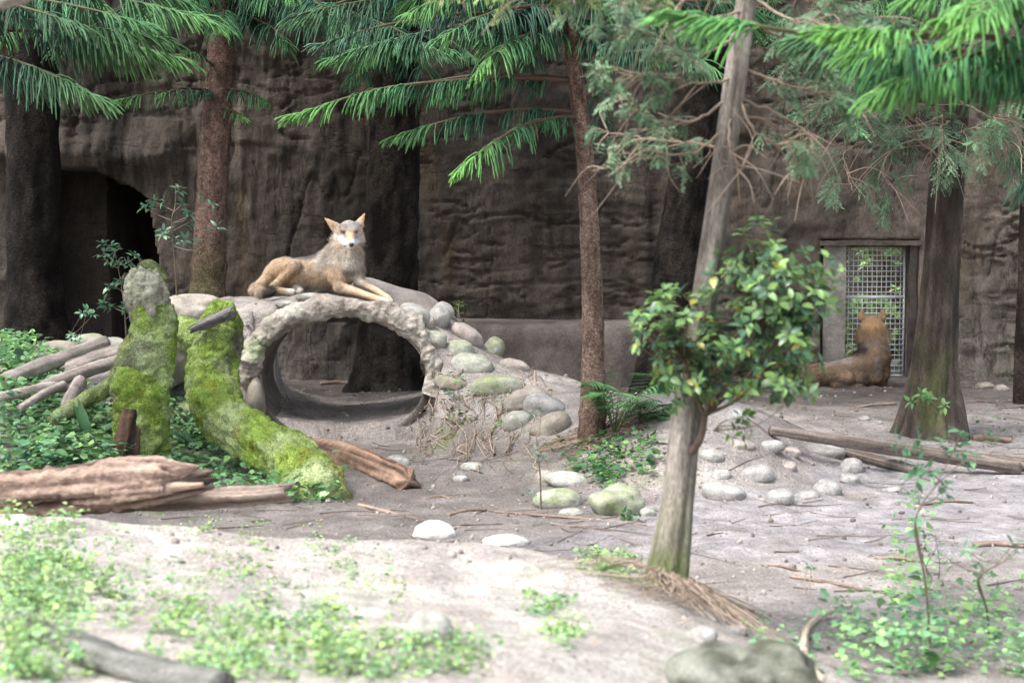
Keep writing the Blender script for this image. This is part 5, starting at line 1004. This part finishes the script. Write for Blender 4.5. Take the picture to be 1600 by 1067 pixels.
for i, (pts, r_, lab) in enumerate([([(1235, 903), (1310, 915), (1400, 936)], .014, 'long thin pale stick lying on the mud'), ([(1190, 885), (1260, 897)], .010, 'short dark stick beside the long thin pale stick'), ([(1520, 855), (1600, 857)], .02, 'thick brown stick at the edge of the mud'), ([(560, 790), (600, 800), (650, 812)], .014, 'dark twig on the mud behind the white stone'), ([(670, 778), (705, 780)], .010, 'short brown twig on the path'), ([(700, 806), (760, 798)], .014, 'dark forked twig on the mud behind the mound'), ([(770, 800), (920, 812), (1010, 822)], .010, 'long thin reddish stick at the foot of the boulder'), ([(690, 770), (725, 725), (735, 715)], .008, 'thin stick leaning on the bare bank'), ([(1370, 875), (1440, 880)], .010, 'short twig in the middle of the mud'), ([(1440, 790), (1520, 786)], .012, 'brown twig on the mud below the poles'), ([(1330, 640), (1400, 632)], .018, 'dark stick on the ground behind the split trunk'), ([(1520, 688), (1580, 692)], .03, 'dark log piece beside the split foot'), ([(500, 602), (545, 601)], .03, 'short brown log behind the culvert')]):
    q_ = G(*zip(*pts)); q_[:, 2] += r_*.6; log('stick', lab, q_ if len(q_) > 2 else [q_[0], q_.mean(0)+A([0, .03, .01]), q_[1]], [r_, r_*.7], (.12, .085, .065), (.28, .21, .165), 80+i, 8, 24, .15, 2, 3, cat='stick', group='sticks lying on the ground')
# dry roots hanging on the bank right of the arch, needles round the leaning trunk
def fibres(name, label, paths, r_, cols, seed):
    r = np.random.default_rng(seed); mb = MB()
    for p in paths: V, F, *_ = tube(spline(p, 9), np.linspace(r_, r_*.5, 9)*r.uniform(.6, 1.5), 4, cap=False); mb.add(V, F, mix(cols[0], cols[1], r.random()))
    return tag(obj(name, mb, M_TWIG), label, 'roots', None, 'stuff')
r = np.random.default_rng(91); ps = []
for _ in range(130):
    x, y = r.uniform(655, 850), r.uniform(560, 690); n_ = r.integers(3, 6); qx = x+np.cumsum(r.normal(0, 10, n_)); qy = y+np.cumsum(r.uniform(0, 22, n_)); q_ = G(qx, qy); q_[:, 1] -= r.uniform(.0, .06); q_[:, 2] += r.uniform(0, .04); ps.append(q_)
fibres('hanging_roots', 'tangle of dry brown roots hanging on the bank beside the arch', ps, .005, ((.14, .10, .075), (.36, .28, .21)), 92)
ps = []; eb_ = absloc(tE)+A([0, 0, .15])
for _ in range(230):
    a_ = r.uniform(-1.9, 1.0) if r.random() < .75 else r.uniform(0, 6.28); L_ = r.uniform(.12, .5); s0 = r.uniform(.06, .2); pts = []
    for k in range(4):
        d = s0+L_*k/3; p = eb_+A([math.cos(a_), math.sin(a_), 0])*d; a_ += r.normal()*.18; p[2] = hgt(p[0], p[1])+.012+r.random()*.03+.05*(1-k/3); pts.append(p)
    ps.append(A(pts))
fibres('dry_needles', 'dry brown fallen strands heaped round the foot of the leaning trunk', ps, .0026, ((.14, .10, .075), (.42, .34, .27)), 93)
ps = []
for _ in range(70):
    a_ = r.uniform(0, 6.28); c = A([.68, 13.45]); pts = []
    for k in range(4): p = A([c[0]+math.cos(a_)*(.1+.13*k), c[1]+math.sin(a_)*(.1+.13*k), 0]); p[2] = hgt(p[0], p[1])+.02+.04*(1-k/3); a_ += r.normal()*.2; pts.append(p)
    ps.append(A(pts))
fibres('dry_needles', 'dark fallen strands round the foot of the slim pine', ps, .005, ((.10, .07, .05), (.26, .19, .14)), 94)
# leaf litter, chips and grit over the whole floor
r = np.random.default_rng(95); ml = MB()
for n, x0, x1, y0, y1, L, c0, c1 in [(1500, -2.5, 4.5, 9, 16, .035, (.14, .09, .06), (.42, .34, .27)), (1500, -3, 7, 15.5, 20.3, .05, (.11, .075, .05), (.34, .24, .18)), (1100, -2.8, 1.4, 4.8, 9, .03, (.24, .17, .11), (.55, .45, .36)), (400, -4.5, -2, 11.5, 16, .06, (.15, .09, .06), (.38, .27, .19)), (300, 0, 1.6, 11.8, 13.8, .05, (.2, .13, .09), (.45, .36, .28))]:
    x = r.uniform(x0, x1, n); y = r.uniform(y0, y1, n); k = fbm(np.c_[x*1.2, y*1.2, x*0], 3) > -.15; x, y = x[k], y[k]; n = len(x); a_ = r.uniform(0, 6.28, n)
    leaves(ml, np.c_[x, y, hgt(x, y)+.006+.012*r.random(n)], np.c_[np.cos(a_), np.sin(a_), r.uniform(-.1, .35, n)], nrm(A([0, 0, 1])+.3*r.normal(size=(n, 3))), L*r.uniform(.5, 1.4, n), L*.4*r.uniform(.4, 1.2, n), mix(c0, c1, r.random(n)), curl=.2)
tag(obj('leaf_litter', ml, M_LITTER), 'dry fallen leaves and chips strewn over the earth', 'leaf litter', None, 'stuff')
mb = MB(); IV1, IF1 = ico(1); n = 3200; x = r.uniform(-2.6, 6, n); y = 7.5+12*r.random(n)**1.2; s__ = .004+.016*r.random(n)**3
V = IV1[None]*(s__[:, None, None]*r.uniform(.6, 1.4, (n, 1, 3)))+np.c_[x, y, hgt(x, y)+s__*.3][:, None]; mb.add(V.reshape(-1, 3), (IF1[None]+(np.arange(n)*len(IV1))[:, None, None]).reshape(-1, 3), np.repeat(mix((.10, .085, .075), (.34, .30, .27), r.random(n)), len(IV1), 0))
tag(obj('grit', mb, M_STONE), 'small grit and clods scattered over the earth', 'grit', None, 'stuff')
ps = []
for _ in range(330):
    x, y, a_, L_ = r.uniform(-2.4, 6), r.uniform(9, 19.5), r.normal()*.8, r.uniform(.06, .3); q_ = A([[x+math.cos(a_)*L_*(k-1), y+math.sin(a_)*L_*(k-1)+r.normal()*.01, 0] for k in range(3)]); q_[:, 2] = hgt(q_[:, 0], q_[:, 1])+.008; ps.append(q_)
fibres('twig_litter', 'fine broken twigs strewn over the earth', ps, .0036, ((.06, .045, .035), (.24, .19, .155)), 96)

# ------------------------------------------------------------------ scale-leaved foliage and bare twigs of the leaning and split-foot trees
CY = A([.085, .17, .085]); CYP = A([.13, .22, .12])
def spray(mb, mt, p0, p1, r, L=.16, n=16, col=CY, sag=.1, spl=.055, plane=None):
    p0 = A(p0); p1 = A(p1); ax = spline([p0, p0*.5+p1*.5+A([0, 0, sag*np.linalg.norm(p1-p0)])+r.normal(size=3)*.03, p1], 20); V, F, *_ = tube(ax, np.linspace(.0045, .0015, 20), 4, cap=False); mt.add(V, F, (.20, .15, .11))
    T = nrm(np.gradient(ax, axis=0)); pn = nrm((A(plane) if plane is not None else A([0, -.5, .9]))+.25*r.normal(size=3))
    t = np.linspace(.25, 1, n); i = (t*19).astype(int); sg = np.where(np.arange(n) % 2, 1, -1)[:, None]; side = nrm(np.cross(T[i], pn))*sg
    d = nrm(T[i]*.75+side*.8+A([0, 0, -.25])+.18*r.normal(size=(n, 3))); ln = L*(1-.6*t**3)*r.uniform(.6, 1.15, n)
    m = 9; u = np.linspace(.15, 1, m); b = ax[i][:, None]+d[:, None]*(ln[:, None]*u)[..., None]+A([0, 0, -1])*(ln[:, None]*u**2*.25)[..., None]
    s2_ = nrm(np.cross(d, pn)); sg2 = np.where(np.arange(m) % 2, 1, -1)[None, :, None]
    d2 = nrm(d[:, None]*.85+s2_[:, None]*sg2*.6*(1-.7*u[None, :, None])+.15*r.normal(size=(n, m, 3))); l2 = spl*(1-.3*u)[None]*r.uniform(.6, 1.3, (n, m)); wd_ = nrm(np.cross(d2, pn+.3*r.normal(size=3)))*.0042
    tip = b+d2*l2[..., None]; md = b+d2*(l2*.45)[..., None]; V = np.stack([b, md-wd_, tip, md+wd_], 2).reshape(-1, 3); F = np.arange(len(V)).reshape(-1, 4)
    c = col*(1+.25*r.normal(size=(n, 1, 1))).clip(.5, 1.7)*np.ones((n, m, 1)); mb.add(V, F, np.repeat(c.reshape(-1, 3), 4, 0))
    V = np.stack([ax[i]-wd_[:, 0]*.4, ax[i]+wd_[:, 0]*.4, b[:, -1]], 1).reshape(-1, 3); mb.add(V, np.arange(len(V)).reshape(-1, 3), col*.8)
def crown(t, path, limbs, seed, tcol=(.26, .20, .155), sc=1., more=1.):
    """limbs: list of (trunk row, [pixels, depth ...], sprays, spread, colour): a thin limb with sprays along its outer part"""
    r = np.random.default_rng(seed); prow = 533.5-FPX*((path[:, 2]-CZ)*cp+path[:, 1]*sp)/(path[:, 1]*cp-(path[:, 2]-CZ)*sp)
    for row, pts, ns, spread, col in limbs:
        mt = MB(); mb = MB(); p0 = path[np.argmin(np.abs(prow-row))]; lim = spline([p0]+[P(*q_) for q_ in pts], 30); lim[1:-1] += r.normal(size=(28, 3))*.003*(1+(p0[1] > 10))
        V, F, *_ = tube(lim, np.linspace(.0075, .002, 30)*(1.6 if p0[1] > 10 else 1), 6); mt.add(V, F, tcol)
        ns = int(ns*more)
        for k in range(ns):
            i = int(8+21*((k+.5)/ns)) if ns > 1 else 29; i = min(29, i); a3 = lim[i]; T = nrm(lim[min(29, i+1)]-lim[i-1]); d = nrm(T*.7+A([r.normal()*.8, r.normal()*.6, r.normal()*.35-.25])); spray(mb, mt, a3, a3+d*spread*sc*r.uniform(.6, 1.2), r, L=.16*sc, spl=.055*sc, col=col*r.uniform(.7, 1.3))
        for k in range(10):     # bare side twigs
            i = r.integers(6, 28); T = nrm(lim[i+1]-lim[i-1]); L_ = r.uniform(.12, .3)*(1 if p0[1] < 10 else 1.8); d = nrm(T*.8+r.normal(size=3)*A([.6, .5, .6])); q_ = [lim[i], lim[i]+d*L_*.5+r.normal(size=3)*.02, lim[i]+d*L_+A([0, 0, -.2*L_])+r.normal(size=3)*.03]
            V, F, *_ = tube(spline(q_, 9), np.linspace(.0035, .0012, 9)*(1 if p0[1] < 10 else 1.8), 4); mt.add(V, F, A(tcol)*r.uniform(.8, 1.5))
        br = obj('branch', mt, M_TWIG, t)
        if mb.n: tag(obj('foliage', mb, M_CYP, br), kind='stuff')
crown(tE, pE, [
 (150, [(1080, 190, 7.7), (1000, 180, 7.6), (940, 135, 7.5)], 8, .22, CYP), (200, [(1090, 235, 7.7), (1020, 245, 7.7), (925, 268, 7.7)], 7, .16, CYP), (230, [(1090, 225, 7.9), (1000, 215, 8.), (930, 205, 8.1)], 6, .16, CY),
 (120, [(1080, 130, 7.6), (1020, 120, 7.5), (960, 110, 7.4)], 12, .28, CYP), (60, [(1080, 90, 7.5), (1030, 60, 7.4), (960, 40, 7.3)], 14, .30, CYP), (20, [(1100, 30, 7.6), (1040, 20, 7.6), (980, 10, 7.6)], 14, .3, CY),
 (180, [(1200, 190, 7.9), (1240, 230, 8.), (1270, 240, 8.)], 5, .18, CYP*1.3), (100, [(1220, 130, 7.8), (1300, 150, 7.9), (1340, 170, 7.9)], 10, .28, CY), (150, [(1250, 200, 8.2), (1270, 240, 8.2), (1250, 270, 8.2)], 4, .18, CY),
 (-10, [(1230, 30, 7.6), (1290, 40, 7.5), (1340, 60, 7.5)], 16, .32, CYP), (-60, [(1260, 0, 7.9), (1340, 20, 7.9), (1400, 40, 7.9)], 16, .32, CY), (30, [(1220, 60, 8.2), (1270, 90, 8.2), (1300, 110, 8.2)], 12, .28, CY),
 (-80, [(1050, -20, 7.3), (900, -20, 7.), (790, 0, 6.8)], 12, .26, A([.22, .28, .09])), (-120, [(1000, -60, 7.2), (800, -40, 7.), (670, -10, 6.8)], 8, .24, A([.25, .30, .10])), (-40, [(1100, 0, 7.2), (1000, -10, 7.), (880, 5, 7.)], 14, .28, CYP),
 (170, [(1140, 230, 7.6), (1160, 265, 7.6), (1130, 250, 7.5)], 0, .1, CY), (140, [(1175, 200, 7.7), (1215, 225, 7.8), (1255, 205, 7.8), (1285, 170, 7.8)], 2, .12, CY)], 201, sc=.52, more=.85)
crown(tF, pF, [
 (255, [(1440, 225, 15.7), (1400, 205, 15.5), (1355, 190, 15.3)], 9, .40, CY), (240, [(1430, 190, 15.5), (1390, 170, 15.3), (1310, 200, 15.)], 14, .45, CY*1.1), (180, [(1420, 200, 15.4), (1330, 230, 15.2), (1320, 260, 15.1), (1335, 300, 15.)], 8, .35, CYP*.8),
 (210, [(1400, 230, 15.4), (1380, 270, 15.3), (1400, 300, 15.2)], 6, .30, CY), (220, [(1520, 200, 15.5), (1560, 210, 15.4), (1590, 230, 15.3)], 16, .45, CY), (190, [(1470, 200, 15.3), (1470, 230, 15.2), (1475, 250, 15.1)], 8, .35, CYP*.8), (150, [(1540, 180, 15.4), (1580, 190, 15.3), (1610, 240, 15.2)], 14, .45, CY),
 (120, [(1420, 130, 15.4), (1350, 140, 15.2), (1290, 170, 15.)], 16, .45, CY), (80, [(1400, 80, 15.4), (1330, 90, 15.), (1260, 100, 14.8)], 18, .5, CY), (40, [(1400, 40, 15.4), (1320, 40, 15.), (1250, 30, 14.8)], 18, .5, CYP*.8), (60, [(1560, 70, 15.4), (1600, 90, 15.2)], 12, .5, CY), (0, [(1440, 0, 15.4), (1380, 20, 15.)], 14, .5, CY)], 202)
